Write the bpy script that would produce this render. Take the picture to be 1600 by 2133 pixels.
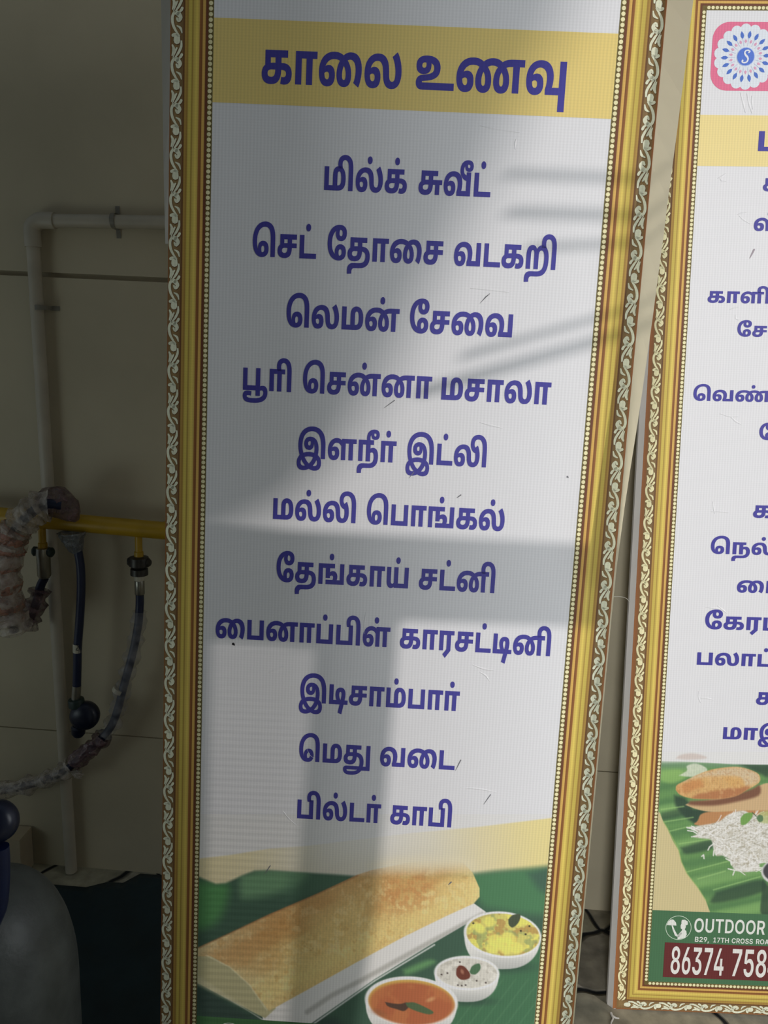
import bpy, math, random
import numpy as np
from mathutils import Vector, Matrix
from mathutils.geometry import delaunay_2d_cdt

random.seed(7)
rng = np.random.default_rng(11)
for o in list(bpy.data.objects):
    bpy.data.objects.remove(o)
SC = bpy.context.scene
COL = SC.collection

# ------------------------------------------------------------------ camera
F_PX, CX, CY = 1580.0, 800.0, 1066.5
CAM_H = 1.137
WALL_Y = 1.40


def rot(a, b, c):
    ca, sa, cb, sb, cc, sc = math.cos(a), math.sin(a), math.cos(b), math.sin(b), math.cos(c), math.sin(c)
    rx = np.array([[1, 0, 0], [0, ca, -sa], [0, sa, ca]])
    ry = np.array([[cb, 0, sb], [0, 1, 0], [-sb, 0, cb]])
    rz = np.array([[cc, -sc, 0], [sc, cc, 0], [0, 0, 1]])
    return rz @ ry @ rx


RAD = math.radians
RC = rot(RAD(12.5), RAD(2.751), RAD(3.372))      # room axes (right, down, into wall) seen by the camera
ORG = np.array([0.0, 0.0, CAM_H])


def to_world(p):
    w = RC.T @ np.asarray(p, float)
    return np.array([w[0], w[2], -w[1]])


def ray(px, py):
    return to_world([(px - CX) / F_PX, (py - CY) / F_PX, 1.0])


cam_data = bpy.data.cameras.new('camera')
cam = bpy.data.objects.new('camera', cam_data)
COL.objects.link(cam)
right, down, fwd = to_world([1, 0, 0]), to_world([0, 1, 0]), to_world([0, 0, 1])
m = Matrix.Identity(4)
for i in range(3):
    m[i][0], m[i][1], m[i][2], m[i][3] = right[i], -down[i], -fwd[i], ORG[i]
cam.matrix_world = m
cam_data.sensor_fit = 'AUTO'
cam_data.sensor_width = 36.0
cam_data.lens = F_PX / 2133.0 * 36.0
cam_data.clip_start = 0.02
SC.camera = cam

# ------------------------------------------------------------------ light and exposure
SC.view_settings.view_transform = 'Standard'
SC.view_settings.look = 'None'
SC.view_settings.gamma = 1.0
SC.view_settings.use_curve_mapping = False
SC.view_settings.exposure = 0.0

world = bpy.data.worlds.new('sky')
SC.world = world
world.use_nodes = True
bg = world.node_tree.nodes['Background']
bg.inputs[0].default_value = (0.62, 0.72, 0.80, 1)
bg.inputs[1].default_value = 0.20

SUN_TO = np.array([0.70, -0.62, 0.35])
SUN_TO = SUN_TO / np.linalg.norm(SUN_TO)


def add_light(name, kind, loc, aim, energy, color, **kw):
    d = bpy.data.lights.new(name, kind)
    d.energy = energy
    d.color = color
    for k, v in kw.items():
        setattr(d, k, v)
    o = bpy.data.objects.new(name, d)
    COL.objects.link(o)
    o.location = loc
    o.rotation_euler = Vector(aim).to_track_quat('-Z', 'Y').to_euler()
    return o


add_light('sun', 'SUN', (3, -3, 3), -SUN_TO, 1.6, (1.0, 0.93, 0.90), angle=RAD(0.45))
# daylight entering the passage from its open right end
add_light('daylight_passage_mouth', 'AREA', (2.3, -0.25, 1.85), (-1, 0.45, -0.15), 25.0, (0.93, 0.97, 1.0),
          shape='RECTANGLE', size=1.3, size_y=1.7)
# added fill lamp behind the camera, brightening the gap between the banners
add_light('gap_fill', 'AREA', (-0.17, -1.35, 0.95), (0.16, 1.0, -0.1), 27.0, (0.95, 0.97, 1.0),
          shape='RECTANGLE', size=0.26, size_y=1.8)
# weak area lamp low on the left, lighting the left wall
add_light('light_low_left', 'AREA', (-1.45, 0.35, 0.55), (0.5, 1.0, 0.95), 1.1, (0.86, 1.0, 0.98),
          shape='RECTANGLE', size=0.5, size_y=0.5)


# ------------------------------------------------------------------ helpers
def lin(c):
    c = np.asarray(c, float) / 255.0
    return np.where(c <= 0.04045, c / 12.92, ((c + 0.055) / 1.055) ** 2.4)


def thing(name, label, cat, matrix=None, loc=None, group=None):
    o = bpy.data.objects.new(name, None)
    COL.objects.link(o)
    o.empty_display_size = 0.05
    if matrix is not None:
        o.matrix_world = matrix
    if loc is not None:
        o.location = loc
    tag(o, label, cat, group)
    return o


def tag(o, label=None, cat=None, group=None, kind=None):
    if label:
        o['label'] = label
    if cat:
        o['category'] = cat
    if group:
        o['group'] = group
    if kind:
        o['kind'] = kind
    return o


def mesh_obj(name, verts, faces, mat, parent=None, smooth=False, colors=None, label=None):
    me = bpy.data.meshes.new(name)
    me.from_pydata([tuple(map(float, v)) for v in verts], [], [tuple(int(i) for i in f) for f in faces])
    if colors is not None:
        at = me.attributes.new('Col', 'FLOAT_COLOR', 'POINT')
        c = np.ones((len(verts), 4), np.float32)
        c[:, :3] = np.asarray(colors, np.float32)
        at.data.foreach_set('color', c.ravel())
    if smooth:
        me.polygons.foreach_set('use_smooth', [True] * len(me.polygons))
    me.materials.append(mat)
    me.update()
    o = bpy.data.objects.new(name, me)
    COL.objects.link(o)
    if parent is not None:
        o.parent = parent
    if label:
        o['label'] = label
    return o


class MB:
    """collects vertices and faces of one mesh"""

    def __init__(self):
        self.v, self.f, self.c = [], [], []

    def add(self, v, f, col=None):
        n = len(self.v)
        self.v += [tuple(p) for p in v]
        self.f += [tuple(i + n for i in q) for q in f]
        if col is not None:
            col = np.asarray(col, float)
            if col.ndim == 1:
                self.c += [tuple(col)] * len(v)
            else:
                self.c += [tuple(k) for k in col]

    def box(self, lo, hi, bev=0.0):
        x0, y0, z0 = lo
        x1, y1, z1 = hi
        if bev <= 0:
            v = [(x, y, z) for z in (z0, z1) for y in (y0, y1) for x in (x0, x1)]
            self.add(v, [(0, 2, 3, 1), (4, 5, 7, 6), (0, 1, 5, 4), (2, 6, 7, 3), (0, 4, 6, 2), (1, 3, 7, 5)])
            return
        b = bev
        rings = []
        for z, k in ((z0, b), (z0 + b, 0), (z1 - b, 0), (z1, b)):
            r = [(x0 + k + b, y0 + k), (x1 - k - b, y0 + k), (x1 - k, y0 + k + b), (x1 - k, y1 - k - b),
                 (x1 - k - b, y1 - k), (x0 + k + b, y1 - k), (x0 + k, y1 - k - b), (x0 + k, y0 + k + b)]
            rings.append([(x, y, z) for x, y in r])
        v = [p for r in rings for p in r]
        f = [tuple(range(7, -1, -1)), tuple(range(24, 32))]
        for i in range(3):
            for j in range(8):
                a, c = i * 8 + j, i * 8 + (j + 1) % 8
                f.append((a, c, c + 8, a + 8))
        self.add(v, f)

    def tube(self, path, rad, seg=14, caps=True, jitter=0.0):
        P = [np.asarray(p, float) for p in path]
        n = len(P)
        rad = [rad] * n if np.isscalar(rad) else list(rad)
        T = []
        for i in range(n):
            t = P[min(i + 1, n - 1)] - P[max(i - 1, 0)]
            T.append(t / (np.linalg.norm(t) + 1e-12))
        u = np.cross(T[0], [0.13, 0.31, 0.94])
        if np.linalg.norm(u) < 1e-3:
            u = np.cross(T[0], [1, 0, 0])
        u /= np.linalg.norm(u)
        v, f = [], []
        for i in range(n):
            u = u - T[i] * np.dot(u, T[i])
            u /= np.linalg.norm(u)
            w = np.cross(T[i], u)
            for k in range(seg):
                a = 2 * math.pi * k / seg
                r = rad[i] * (1 + (random.uniform(-jitter, jitter) if jitter else 0))
                v.append(P[i] + r * (math.cos(a) * u + math.sin(a) * w))
        for i in range(n - 1):
            for k in range(seg):
                a, b = i * seg + k, i * seg + (k + 1) % seg
                f.append((a, b, b + seg, a + seg))
        if caps:
            f.append(tuple(range(seg - 1, -1, -1)))
            f.append(tuple(range((n - 1) * seg, n * seg)))
        self.add(v, f)

    def lathe(self, prof, center, axis=(0, 0, 1), seg=28):
        """prof: (radius, height) pairs along the axis"""
        a = np.asarray(axis, float)
        a /= np.linalg.norm(a)
        u = np.cross(a, [0.2, 0.9, 0.31])
        u /= np.linalg.norm(u)
        w = np.cross(a, u)
        c = np.asarray(center, float)
        v, f = [], []
        for r, h in prof:
            for k in range(seg):
                t = 2 * math.pi * k / seg
                v.append(c + a * h + max(r, 1e-5) * (math.cos(t) * u + math.sin(t) * w))
        for i in range(len(prof) - 1):
            for k in range(seg):
                p, q = i * seg + k, i * seg + (k + 1) % seg
                f.append((p, q, q + seg, p + seg))
        f.append(tuple(range(seg - 1, -1, -1)))
        f.append(tuple(range((len(prof) - 1) * seg, len(prof) * seg)))
        self.add(v, f)

    def build(self, name, mat, parent=None, smooth=False, label=None):
        o = mesh_obj(name, self.v, self.f, mat, parent, smooth, self.c if self.c else None, label)
        if smooth:
            try:
                o.data.set_sharp_from_angle(angle=RAD(40))
            except Exception:
                pass
        return o


def spline(pts, n=8):
    P = [np.asarray(p, float) for p in pts]
    P = [2 * P[0] - P[1]] + P + [2 * P[-1] - P[-2]]
    out = []
    for i in range(1, len(P) - 2):
        a, b, c, d = P[i - 1], P[i], P[i + 1], P[i + 2]
        for k in range(n):
            t = k / n
            out.append(0.5 * (2 * b + (c - a) * t + (2 * a - 5 * b + 4 * c - d) * t * t + (3 * b - a - 3 * c + d) * t ** 3))
    out.append(P[-2])
    return out


# ------------------------------------------------------------------ materials
def mat_new(name):
    m_ = bpy.data.materials.new(name)
    m_.use_nodes = True
    nt = m_.node_tree
    return m_, nt, nt.nodes['Principled BSDF']


def node(nt, kind, **kw):
    n = nt.nodes.new(kind)
    for k, v in kw.items():
        setattr(n, k, v)
    return n


def mat_plain(name, rgb, rough=0.5, metal=0.0, noise=0.0, scale=30.0, bump=0.0, bscale=120.0, spec=0.5):
    m_, nt, p = mat_new(name)
    c = lin(rgb)
    p.inputs['Roughness'].default_value = rough
    p.inputs['Metallic'].default_value = metal
    p.inputs['Specular IOR Level'].default_value = spec
    tc = node(nt, 'ShaderNodeTexCoord')
    if noise > 0:
        nz = node(nt, 'ShaderNodeTexNoise')
        nz.inputs['Scale'].default_value = scale
        nz.inputs['Detail'].default_value = 6
        nt.links.new(tc.outputs['Object'], nz.inputs['Vector'])
        r = node(nt, 'ShaderNodeValToRGB')
        r.color_ramp.elements[0].position = 0.3
        r.color_ramp.elements[1].position = 0.7
        r.color_ramp.elements[0].color = (*(c * (1 - noise)), 1)
        r.color_ramp.elements[1].color = (*np.minimum(c * (1 + noise), 1), 1)
        nt.links.new(nz.outputs['Fac'], r.inputs['Fac'])
        nt.links.new(r.outputs['Color'], p.inputs['Base Color'])
    else:
        p.inputs['Base Color'].default_value = (*c, 1)
    if bump > 0:
        nb = node(nt, 'ShaderNodeTexNoise')
        nb.inputs['Scale'].default_value = bscale
        nb.inputs['Detail'].default_value = 5
        nt.links.new(tc.outputs['Object'], nb.inputs['Vector'])
        b = node(nt, 'ShaderNodeBump')
        b.inputs['Strength'].default_value = bump
        b.inputs['Distance'].default_value = 0.004
        nt.links.new(nb.outputs['Fac'], b.inputs['Height'])
        nt.links.new(b.outputs['Normal'], p.inputs['Normal'])
    return m_


def mat_flex(name, weave=0.075):
    """printed flex: ink colour comes with the mesh, fine woven threads show through"""
    m_, nt, p = mat_new(name)
    at = node(nt, 'ShaderNodeAttribute', attribute_name='Col')
    tc = node(nt, 'ShaderNodeTexCoord')
    w1 = node(nt, 'ShaderNodeTexWave', wave_type='BANDS', bands_direction='X')
    w1.inputs['Scale'].default_value = 70.0
    w1.inputs['Distortion'].default_value = 0.6
    w1.inputs['Detail'].default_value = 1.0
    w2 = node(nt, 'ShaderNodeTexWave', wave_type='BANDS', bands_direction='Z')
    w2.inputs['Scale'].default_value = 90.0
    w2.inputs['Distortion'].default_value = 0.6
    for w in (w1, w2):
        nt.links.new(tc.outputs['Object'], w.inputs['Vector'])
    add = node(nt, 'ShaderNodeMath', operation='MULTIPLY_ADD')
    add.inputs[1].default_value = 0.45
    nt.links.new(w2.outputs['Fac'], add.inputs[0])
    nt.links.new(w1.outputs['Fac'], add.inputs[2])
    mr = node(nt, 'ShaderNodeMapRange')
    mr.inputs['From Max'].default_value = 1.45
    mr.inputs['To Min'].default_value = 1.0 - weave
    mr.inputs['To Max'].default_value = 1.0 + weave * 0.6
    nt.links.new(add.outputs[0], mr.inputs['Value'])
    mx = node(nt, 'ShaderNodeVectorMath', operation='MULTIPLY')
    nt.links.new(at.outputs['Color'], mx.inputs[0])
    cb = node(nt, 'ShaderNodeCombineXYZ')
    for k in range(3):
        nt.links.new(mr.outputs['Result'], cb.inputs[k])
    nt.links.new(cb.outputs[0], mx.inputs[1])
    nt.links.new(mx.outputs[0], p.inputs['Base Color'])
    p.inputs['Roughness'].default_value = 0.5
    p.inputs['Specular IOR Level'].default_value = 0.35
    nz = node(nt, 'ShaderNodeTexNoise')
    nz.inputs['Scale'].default_value = 9.0
    nz.inputs['Detail'].default_value = 2.0
    nt.links.new(tc.outputs['Object'], nz.inputs['Vector'])
    b = node(nt, 'ShaderNodeBump')
    b.inputs['Strength'].default_value = 0.12
    b.inputs['Distance'].default_value = 0.01
    nt.links.new(nz.outputs['Fac'], b.inputs['Height'])
    nt.links.new(b.outputs['Normal'], p.inputs['Normal'])
    return m_


def mat_margin(name, rgb, trans=0.5):
    m_, nt, p = mat_new(name)
    c = lin(rgb)
    p.inputs['Base Color'].default_value = (*c, 1)
    p.inputs['Roughness'].default_value = 0.55
    t = node(nt, 'ShaderNodeBsdfTranslucent')
    t.inputs['Color'].default_value = (*(c * np.array([1.0, 0.95, 0.8])), 1)
    mx = node(nt, 'ShaderNodeMixShader')
    mx.inputs[0].default_value = trans
    nt.links.new(p.outputs[0], mx.inputs[1])
    nt.links.new(t.outputs[0], mx.inputs[2])
    nt.links.new(mx.outputs[0], nt.nodes['Material Output'].inputs['Surface'])
    return m_


def mat_plastic_film(name, rgb, opacity=0.35):
    """thin crumpled clear film"""
    m_, nt, p = mat_new(name)
    p.inputs['Base Color'].default_value = (*lin(rgb), 1)
    p.inputs['Roughness'].default_value = 0.18
    p.inputs['Specular IOR Level'].default_value = 0.9
    tc = node(nt, 'ShaderNodeTexCoord')
    nz = node(nt, 'ShaderNodeTexNoise')
    nz.inputs['Scale'].default_value = 70.0
    nz.inputs['Detail'].default_value = 4.0
    nt.links.new(tc.outputs['Object'], nz.inputs['Vector'])
    b = node(nt, 'ShaderNodeBump')
    b.inputs['Strength'].default_value = 0.9
    b.inputs['Distance'].default_value = 0.012
    nt.links.new(nz.outputs['Fac'], b.inputs['Height'])
    nt.links.new(b.outputs['Normal'], p.inputs['Normal'])
    t = node(nt, 'ShaderNodeBsdfTransparent')
    t.inputs['Color'].default_value = (0.93, 0.92, 0.9, 1)
    mx = node(nt, 'ShaderNodeMixShader')
    mr = node(nt, 'ShaderNodeMapRange')
    mr.inputs['From Min'].default_value = 0.35
    mr.inputs['From Max'].default_value = 0.65
    mr.inputs['To Min'].default_value = opacity * 0.5
    mr.inputs['To Max'].default_value = min(1.0, opacity * 1.6)
    nt.links.new(nz.outputs['Fac'], mr.inputs['Value'])
    nt.links.new(mr.outputs['Result'], mx.inputs[0])
    nt.links.new(t.outputs[0], mx.inputs[1])
    nt.links.new(p.outputs[0], mx.inputs[2])
    nt.links.new(mx.outputs[0], nt.nodes['Material Output'].inputs['Surface'])
    return m_


M_FLEX = mat_flex('printed_flex')
M_FRAME = mat_plain('white_flex_wrap', (236, 230, 222), 0.55, noise=0.03, scale=20)
M_MARGIN = mat_margin('bare_flex_margin', (240, 236, 220), 0.66)
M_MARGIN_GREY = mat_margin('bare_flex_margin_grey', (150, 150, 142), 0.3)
M_THREAD = mat_plain('thread', (200, 195, 180), 0.7)


# ------------------------------------------------------------------ the place: wall, floor, added light-shaping wall behind the camera
def on_wall(px, py, d=0.0):
    """point seen at a pixel, at distance d in front of the back wall"""
    r = ray(px, py)
    return ORG + r * ((WALL_Y - d) / r[1])


def at_y(px, py, y):
    r = ray(px, py)
    return ORG + r * (y / r[1])


def struct(o):
    o['kind'] = 'structure'
    return o


M_WALL = mat_plain('dull_beige_wall_panel', (186, 176, 150), 0.6, noise=0.08, scale=5, bump=0.12, bscale=60, spec=0.25)
Z_J1 = 0.5 * (on_wall(54, 568)[2] + on_wall(351, 586)[2])
Z_J2 = 0.5 * (on_wall(58, 1516)[2] + on_wall(338, 1540)[2])
b = MB()
prof = [(0.0, 0.0)]
for z, w, d in ((Z_J2, 0.0014, 0.004), (Z_J1, 0.0042, 0.012)):
    prof += [(z - w, 0.0), (z - w, d), (z + w, d), (z + w, 0.0)]
prof += [(2.35, 0.0), (2.35, 0.12), (0.0, 0.12)]
X0, X1 = -1.75, 2.55
n = len(prof)
v = [(X0, WALL_Y + d, z) for z, d in prof] + [(X1, WALL_Y + d, z) for z, d in prof]
f = [(i, (i + 1) % n, n + (i + 1) % n, n + i) for i in range(n)] + [tuple(range(n - 1, -1, -1)), tuple(range(n, 2 * n))]
b.add(v, f)
struct(b.build('wall_back', M_WALL))

# floor of irregular dark stone slabs
mf, nt, p = mat_new('dark_stone_slabs')
tc = node(nt, 'ShaderNodeTexCoord')
nz = node(nt, 'ShaderNodeTexNoise')
nz.inputs['Scale'].default_value = 4.0
nz.inputs['Detail'].default_value = 3.0
nt.links.new(tc.outputs['Object'], nz.inputs['Vector'])
mxv = node(nt, 'ShaderNodeMix', data_type='VECTOR')
mxv.inputs[0].default_value = 0.10
nt.links.new(tc.outputs['Object'], mxv.inputs[4])
nt.links.new(nz.outputs['Color'], mxv.inputs[5])
vo = node(nt, 'ShaderNodeTexVoronoi', feature='DISTANCE_TO_EDGE')
vo.inputs['Scale'].default_value = 6.0
vc = node(nt, 'ShaderNodeTexVoronoi', feature='F1')
vc.inputs['Scale'].default_value = 6.0
for q in (vo, vc):
    nt.links.new(mxv.outputs[1], q.inputs['Vector'])
r1 = node(nt, 'ShaderNodeValToRGB')
r1.color_ramp.elements[0].position = 0.012
r1.color_ramp.elements[1].position = 0.035
r1.color_ramp.elements[0].color = (0, 0, 0, 1)
r1.color_ramp.elements[1].color = (1, 1, 1, 1)
nt.links.new(vo.outputs['Distance'], r1.inputs['Fac'])
n2 = node(nt, 'ShaderNodeTexNoise')
n2.inputs['Scale'].default_value = 30.0
n2.inputs['Detail'].default_value = 8.0
nt.links.new(tc.outputs['Object'], n2.inputs['Vector'])
r2 = node(nt, 'ShaderNodeValToRGB')
r2.color_ramp.elements[0].position = 0.3
r2.color_ramp.elements[1].position = 0.75
r2.color_ramp.elements[0].color = (*lin((128, 125, 110)), 1)
r2.color_ramp.elements[1].color = (*lin((178, 172, 150)), 1)
nt.links.new(n2.outputs['Fac'], r2.inputs['Fac'])
hue = node(nt, 'ShaderNodeMix', data_type='RGBA', blend_type='MULTIPLY')
hue.inputs[0].default_value = 0.07
nt.links.new(r2.outputs['Color'], hue.inputs[6])
nt.links.new(vc.outputs['Color'], hue.inputs[7])
mj = node(nt, 'ShaderNodeMix', data_type='RGBA')
mj.inputs[6].default_value = (*lin((26, 28, 30)), 1)
nt.links.new(r1.outputs['Color'], mj.inputs[0])
nt.links.new(hue.outputs[2], mj.inputs[7])
nt.links.new(mj.outputs[2], p.inputs['Base Color'])
p.inputs['Roughness'].default_value = 0.75
p.inputs['Specular IOR Level'].default_value = 0.25
bm_ = node(nt, 'ShaderNodeBump')
bm_.inputs['Strength'].default_value = 0.6
bm_.inputs['Distance'].default_value = 0.006
hm = node(nt, 'ShaderNodeMath', operation='MULTIPLY_ADD')
hm.inputs[1].default_value = 0.35
nt.links.new(n2.outputs['Fac'], hm.inputs[0])
nt.links.new(r1.outputs['Color'], hm.inputs[2])
nt.links.new(hm.outputs[0], bm_.inputs['Height'])
nt.links.new(bm_.outputs['Normal'], p.inputs['Normal'])
b = MB()
b.box((X0, -1.3, -0.06), (X1, WALL_Y, 0.0))
struct(b.build('floor', mf))


# the two banner planes: basis (right, down, toward camera) and an origin, seen by the camera
class Banner:
    def __init__(self, ang, t, s):
        R = rot(*[RAD(a) for a in ang])
        self.r, self.d = to_world(R[:, 0]), to_world(R[:, 1])
        self.n = -np.cross(self.r, -self.d)              # toward the camera
        if np.dot(self.n, [0, -1, 0]) < 0:
            self.n = -self.n
        self.o = ORG + s * to_world(t)

    def uv(self, px, py, h=0.0):
        r = ray(px, py)
        o = self.o + self.n * h
        k = np.dot(o - ORG, self.n) / np.dot(r, self.n)
        q = ORG + r * k - o
        return np.array([np.dot(q, self.r), np.dot(q, self.d)])

    def pt(self, u, v, h=0.0):
        return self.o + self.r * u + self.d * v + self.n * h

    def set_base(self, u0, u1):
        # the lower left corner stands on the floor
        zs = [self.pt(u, 0)[2] / -self.d[2] for u in (u0, u1)]
        self.vb = min(zs)
        self.u0, self.u1 = u0, u1
        self.uc = 0.5 * (u0 + u1)
        o = self.pt(self.uc, self.vb)
        m_ = Matrix.Identity(4)
        for i in range(3):
            m_[i][0], m_[i][1], m_[i][2], m_[i][3] = self.r[i], -self.n[i], -self.d[i], o[i]
        self.matrix = m_

    def loc(self, u, v, h=0.0):
        return (u - self.uc, -h, self.vb - v)


S1 = 0.80
B1 = Banner((7.8567, 1.1093, 3.0068), (0.00916, 0.03169, 1.28114), S1)
B2 = Banner((5.7156, 1.5446, 1.3927), (0.50290, -0.02660, 1.3), 1.26 / 1.3)
B1.inner = (-0.313 * S1, 0.313 * S1)
B1.set_base(B1.uv(343, 1250)[0], B1.uv(1267, 1327)[0])
B2.set_base(B2.uv(1304, 1600)[0], B2.uv(1304, 1600)[0] + 0.61)

# unseen wall added behind the camera; its openings shape the sunlit patches
def sun_on(px, py, y, B=None, h=0.0):
    B = B or B1
    u, v_ = B.uv(px, py)
    q = B.pt(u, v_)
    k = (y - q[1]) / SUN_TO[1]
    q = q + SUN_TO * k
    return (q[0], q[2])


def plate(name, outer, holes, y, thick, mat):
    """upright slab with openings, outlines in (x, z)"""
    cu = bpy.data.curves.new(name, 'CURVE')
    cu.dimensions = '2D'
    cu.fill_mode = 'BOTH'
    cu.extrude = thick / 2
    for ring in [outer] + holes:
        sp = cu.splines.new('POLY')
        sp.points.add(len(ring) - 1)
        for i, (x, z) in enumerate(ring):
            sp.points[i].co = (x, z, 0, 1)
        sp.use_cyclic_u = True
    tmp = bpy.data.objects.new('tmp', cu)
    COL.objects.link(tmp)
    bpy.context.view_layer.update()
    me = bpy.data.meshes.new_from_object(tmp.evaluated_get(bpy.context.evaluated_depsgraph_get()))
    vs = [(q.co.x, y + q.co.z, q.co.y) for q in me.vertices]
    fs = [tuple(q.vertices) for q in me.polygons]
    bpy.data.objects.remove(tmp)
    bpy.data.curves.remove(cu)
    bpy.data.meshes.remove(me)
    return mesh_obj(name, vs, fs, mat)


M_BLOCKER = mat_plain('grey_blocker', (120, 118, 112), 0.8, noise=0.08, scale=6)
YW = -0.50
def opening(pts, B=None, y=YW):
    return [sun_on(x, y_, y, B) for x, y_ in pts]


holes = [
    opening([(300, -300), (1500, -300), (1272, 1143), (300, 1098)]),
    opening([(818, 1286), (1262, 1300), (1160, 2300), (700, 2300), (770, 1900)]),
    opening([(425, 1325), (672, 1345), (640, 1750), (600, 2300), (405, 2300)]),
    opening([(1452, -420), (2050, -420), (2000, 2500), (1220, 2500)], B2),
    [(-0.09, 0.0), (0.47, 0.0), (0.47, 2.05), (-0.09, 2.05)],  # slot that lets the added fill lamp through
]
struct(plate('blocker_wall', [(-1.75, -0.06), (3.6, -0.06), (3.6, 3.6), (-1.75, 3.6)], holes, YW, 0.02, M_BLOCKER))
M_BAR = mat_plain('grey_shade_bar', (110, 110, 108), 0.6)


def bar(mb, pts, w, t=.008):
    """added bar whose shadow runs through the given points of the left banner"""
    q = opening(pts)
    for (xa, za), (xb, zb) in zip(q, q[1:]):
        dx, dz = xb - xa, zb - za
        L = math.hypot(dx, dz)
        nx, nz = -dz / L * w / 2, dx / L * w / 2
        v_ = [(xa + nx, YW + e, za + nz) for e in (-t, t)] + [(xa - nx, YW + e, za - nz) for e in (-t, t)] + \
             [(xb + nx, YW + e, zb + nz) for e in (-t, t)] + [(xb - nx, YW + e, zb - nz) for e in (-t, t)]
        mb.add(v_, [(0, 1, 3, 2), (4, 6, 7, 5), (0, 4, 5, 1), (2, 3, 7, 6), (0, 2, 6, 4), (1, 5, 7, 3)])


b = MB()  # added bars that cast the shadow stripes on the left banner
for pts, w in (([(1400, 375), (1060, 362)], .005), ([(1400, 452), (1060, 442)], .007), ([(1400, 502), (1100, 516)], .005), ([(1400, 618), (970, 740)], .008), ([(1400, 664), (880, 816)], .014)):
    bar(b, pts, w)
struct(b.build('light_blocker_1', M_BAR))
# added fine slats that dim the sun through the lower left opening
b = MB()
for k in range(60):
    y = 1318 + k * 14.0
    bar(b, [(385, y), (690, y + 14)], .0036, .002)
struct(b.build('light_blocker_2', M_BAR))
# unseen slab added far outside to cast the soft diagonal shade
shade_outline = opening([(-1500, -1500), (1190, -1500), (1110, -60), (1085, 60), (1045, 150), (985, 250), (925, 400), (845, 560), (775, 690), (700, 850), (620, 980),
                  (520, 1085), (430, 1135), (-1500, 1180)], None, -5.5)
struct(plate('light_blocker_3', shade_outline, [], -5.5, 0.12, M_BLOCKER))


# ------------------------------------------------------------------ services on the left part of the wall
M_PVC = mat_plain('dirty_white_pvc', (176, 168, 150), 0.45, noise=0.08, scale=25)
M_YELLOW = mat_plain('yellow_gas_paint', (176, 140, 24), 0.4, noise=0.10, scale=30)
M_STEEL = mat_plain('worn_steel', (150, 148, 138), 0.32, metal=0.9, noise=0.12, scale=60)
M_BRASS = mat_plain('dark_fitting', (62, 60, 56), 0.4, metal=0.6, noise=0.2, scale=80)
M_BLUE = mat_plain('blue_rubber_hose', (10, 24, 58), 0.4, noise=0.08, scale=40)
M_REG = mat_plain('dark_blue_enamel', (12, 20, 42), 0.35)
M_GREEN = mat_plain('dark_green_cap', (28, 48, 44), 0.45)
M_LABEL = mat_plain('pale_sleeve', (196, 190, 170), 0.5)
M_INK = mat_plain('black_ink', (22, 22, 24), 0.6)
M_FILM = mat_plastic_film('clear_film', (206, 196, 184), 0.42)
M_FILM_CLEAR = mat_plastic_film('thin_clear_film', (200, 200, 204), 0.2)
M_FILM_PINK = mat_plastic_film('pinkish_film', (170, 120, 100), 0.62)
M_FILM_PURPLE = mat_plastic_film('brownish_film', (110, 84, 88), 0.75)

# white conduit: vertical drop, elbow, horizontal run, two saddles
RC_ = 0.0118
dC = 0.018
top = on_wall(66, 459, dC)
bot = on_wall(143, 1720, dC)
dirv = (bot - top) / np.linalg.norm(bot - top)
foot = top + dirv * ((top[2] - 0.0) / -dirv[2])
foot[1] = WALL_Y - dC
end = on_wall(520, 466, dC)
con = thing('conduit_pipe', 'dull white plastic conduit with an elbow running along and down the back wall', 'pipe', loc=tuple(foot))


def rel(o, P):
    return [np.asarray(p) - np.asarray(o) for p in P]


b = MB()
b.tube(rel(foot, [top + dirv * 0.03, foot + np.array([0, 0, 0.0035])]), RC_, 18)
b.build('vertical_tube', M_PVC, con, True)
b = MB()
b.tube(rel(foot, [top + (end - top) * 0.06, end]), RC_ * 0.98, 18)
b.build('horizontal_tube', M_PVC, con, True)
b = MB()
e0, e1 = top + dirv * 0.045, top + (end - top) / np.linalg.norm(end - top) * 0.042
c0 = top.copy()
arc = [e0, c0 + dirv * 0.016, c0 + dirv * 0.006 + (e1 - c0) * 0.12, c0 + (e1 - c0) * 0.4, e1]
b.tube(rel(foot, spline(arc, 5)), RC_ * 1.22, 18)
b.build('elbow', M_PVC, con, True)
M_CLIP = mat_plain('grey_saddle', (120, 116, 104), 0.5)
for c, ax in ((on_wall(85, 641, dC), dirv), (on_wall(238, 460, dC), (end - top) / np.linalg.norm(end - top))):
    b = MB()
    side = np.cross(ax, [0, 1, 0])
    side /= np.linalg.norm(side)
    pts = []
    for k in range(13):
        a = math.pi * k / 12
        pts.append(c + side * math.cos(a) * (RC_ + 0.0012) + np.array([0, -1, 0]) * math.sin(a) * (RC_ + 0.0012))
    pts = [pts[0] + np.array([0, dC - 0.001, 0]) + side * 0.014, pts[0] + np.array([0, dC - 0.002, 0])] + pts + \
          [pts[-1] + np.array([0, dC - 0.002, 0]), pts[-1] + np.array([0, dC - 0.001, 0]) - side * 0.014]
    w = ax * 0.004
    vv = [q - w for q in pts] + [q + w for q in pts]
    k = len(pts)
    b.add(rel(foot, vv), [(i, i + 1, k + i + 1, k + i) for i in range(k - 1)])
    b.build('saddle_clip', M_CLIP, con)

# yellow gas pipe
dY = 0.055
RY = 0.0165
ya, yb = on_wall(-120, 1064, dY), on_wall(560, 1125, dY)
gas = thing('gas_pipe', 'yellow painted gas pipe running level across the back wall', 'pipe', loc=tuple(ya))
b = MB()
b.tube(rel(ya, [ya, yb]), RY, 22)
b.build('main_tube', M_YELLOW, gas, True)


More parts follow.
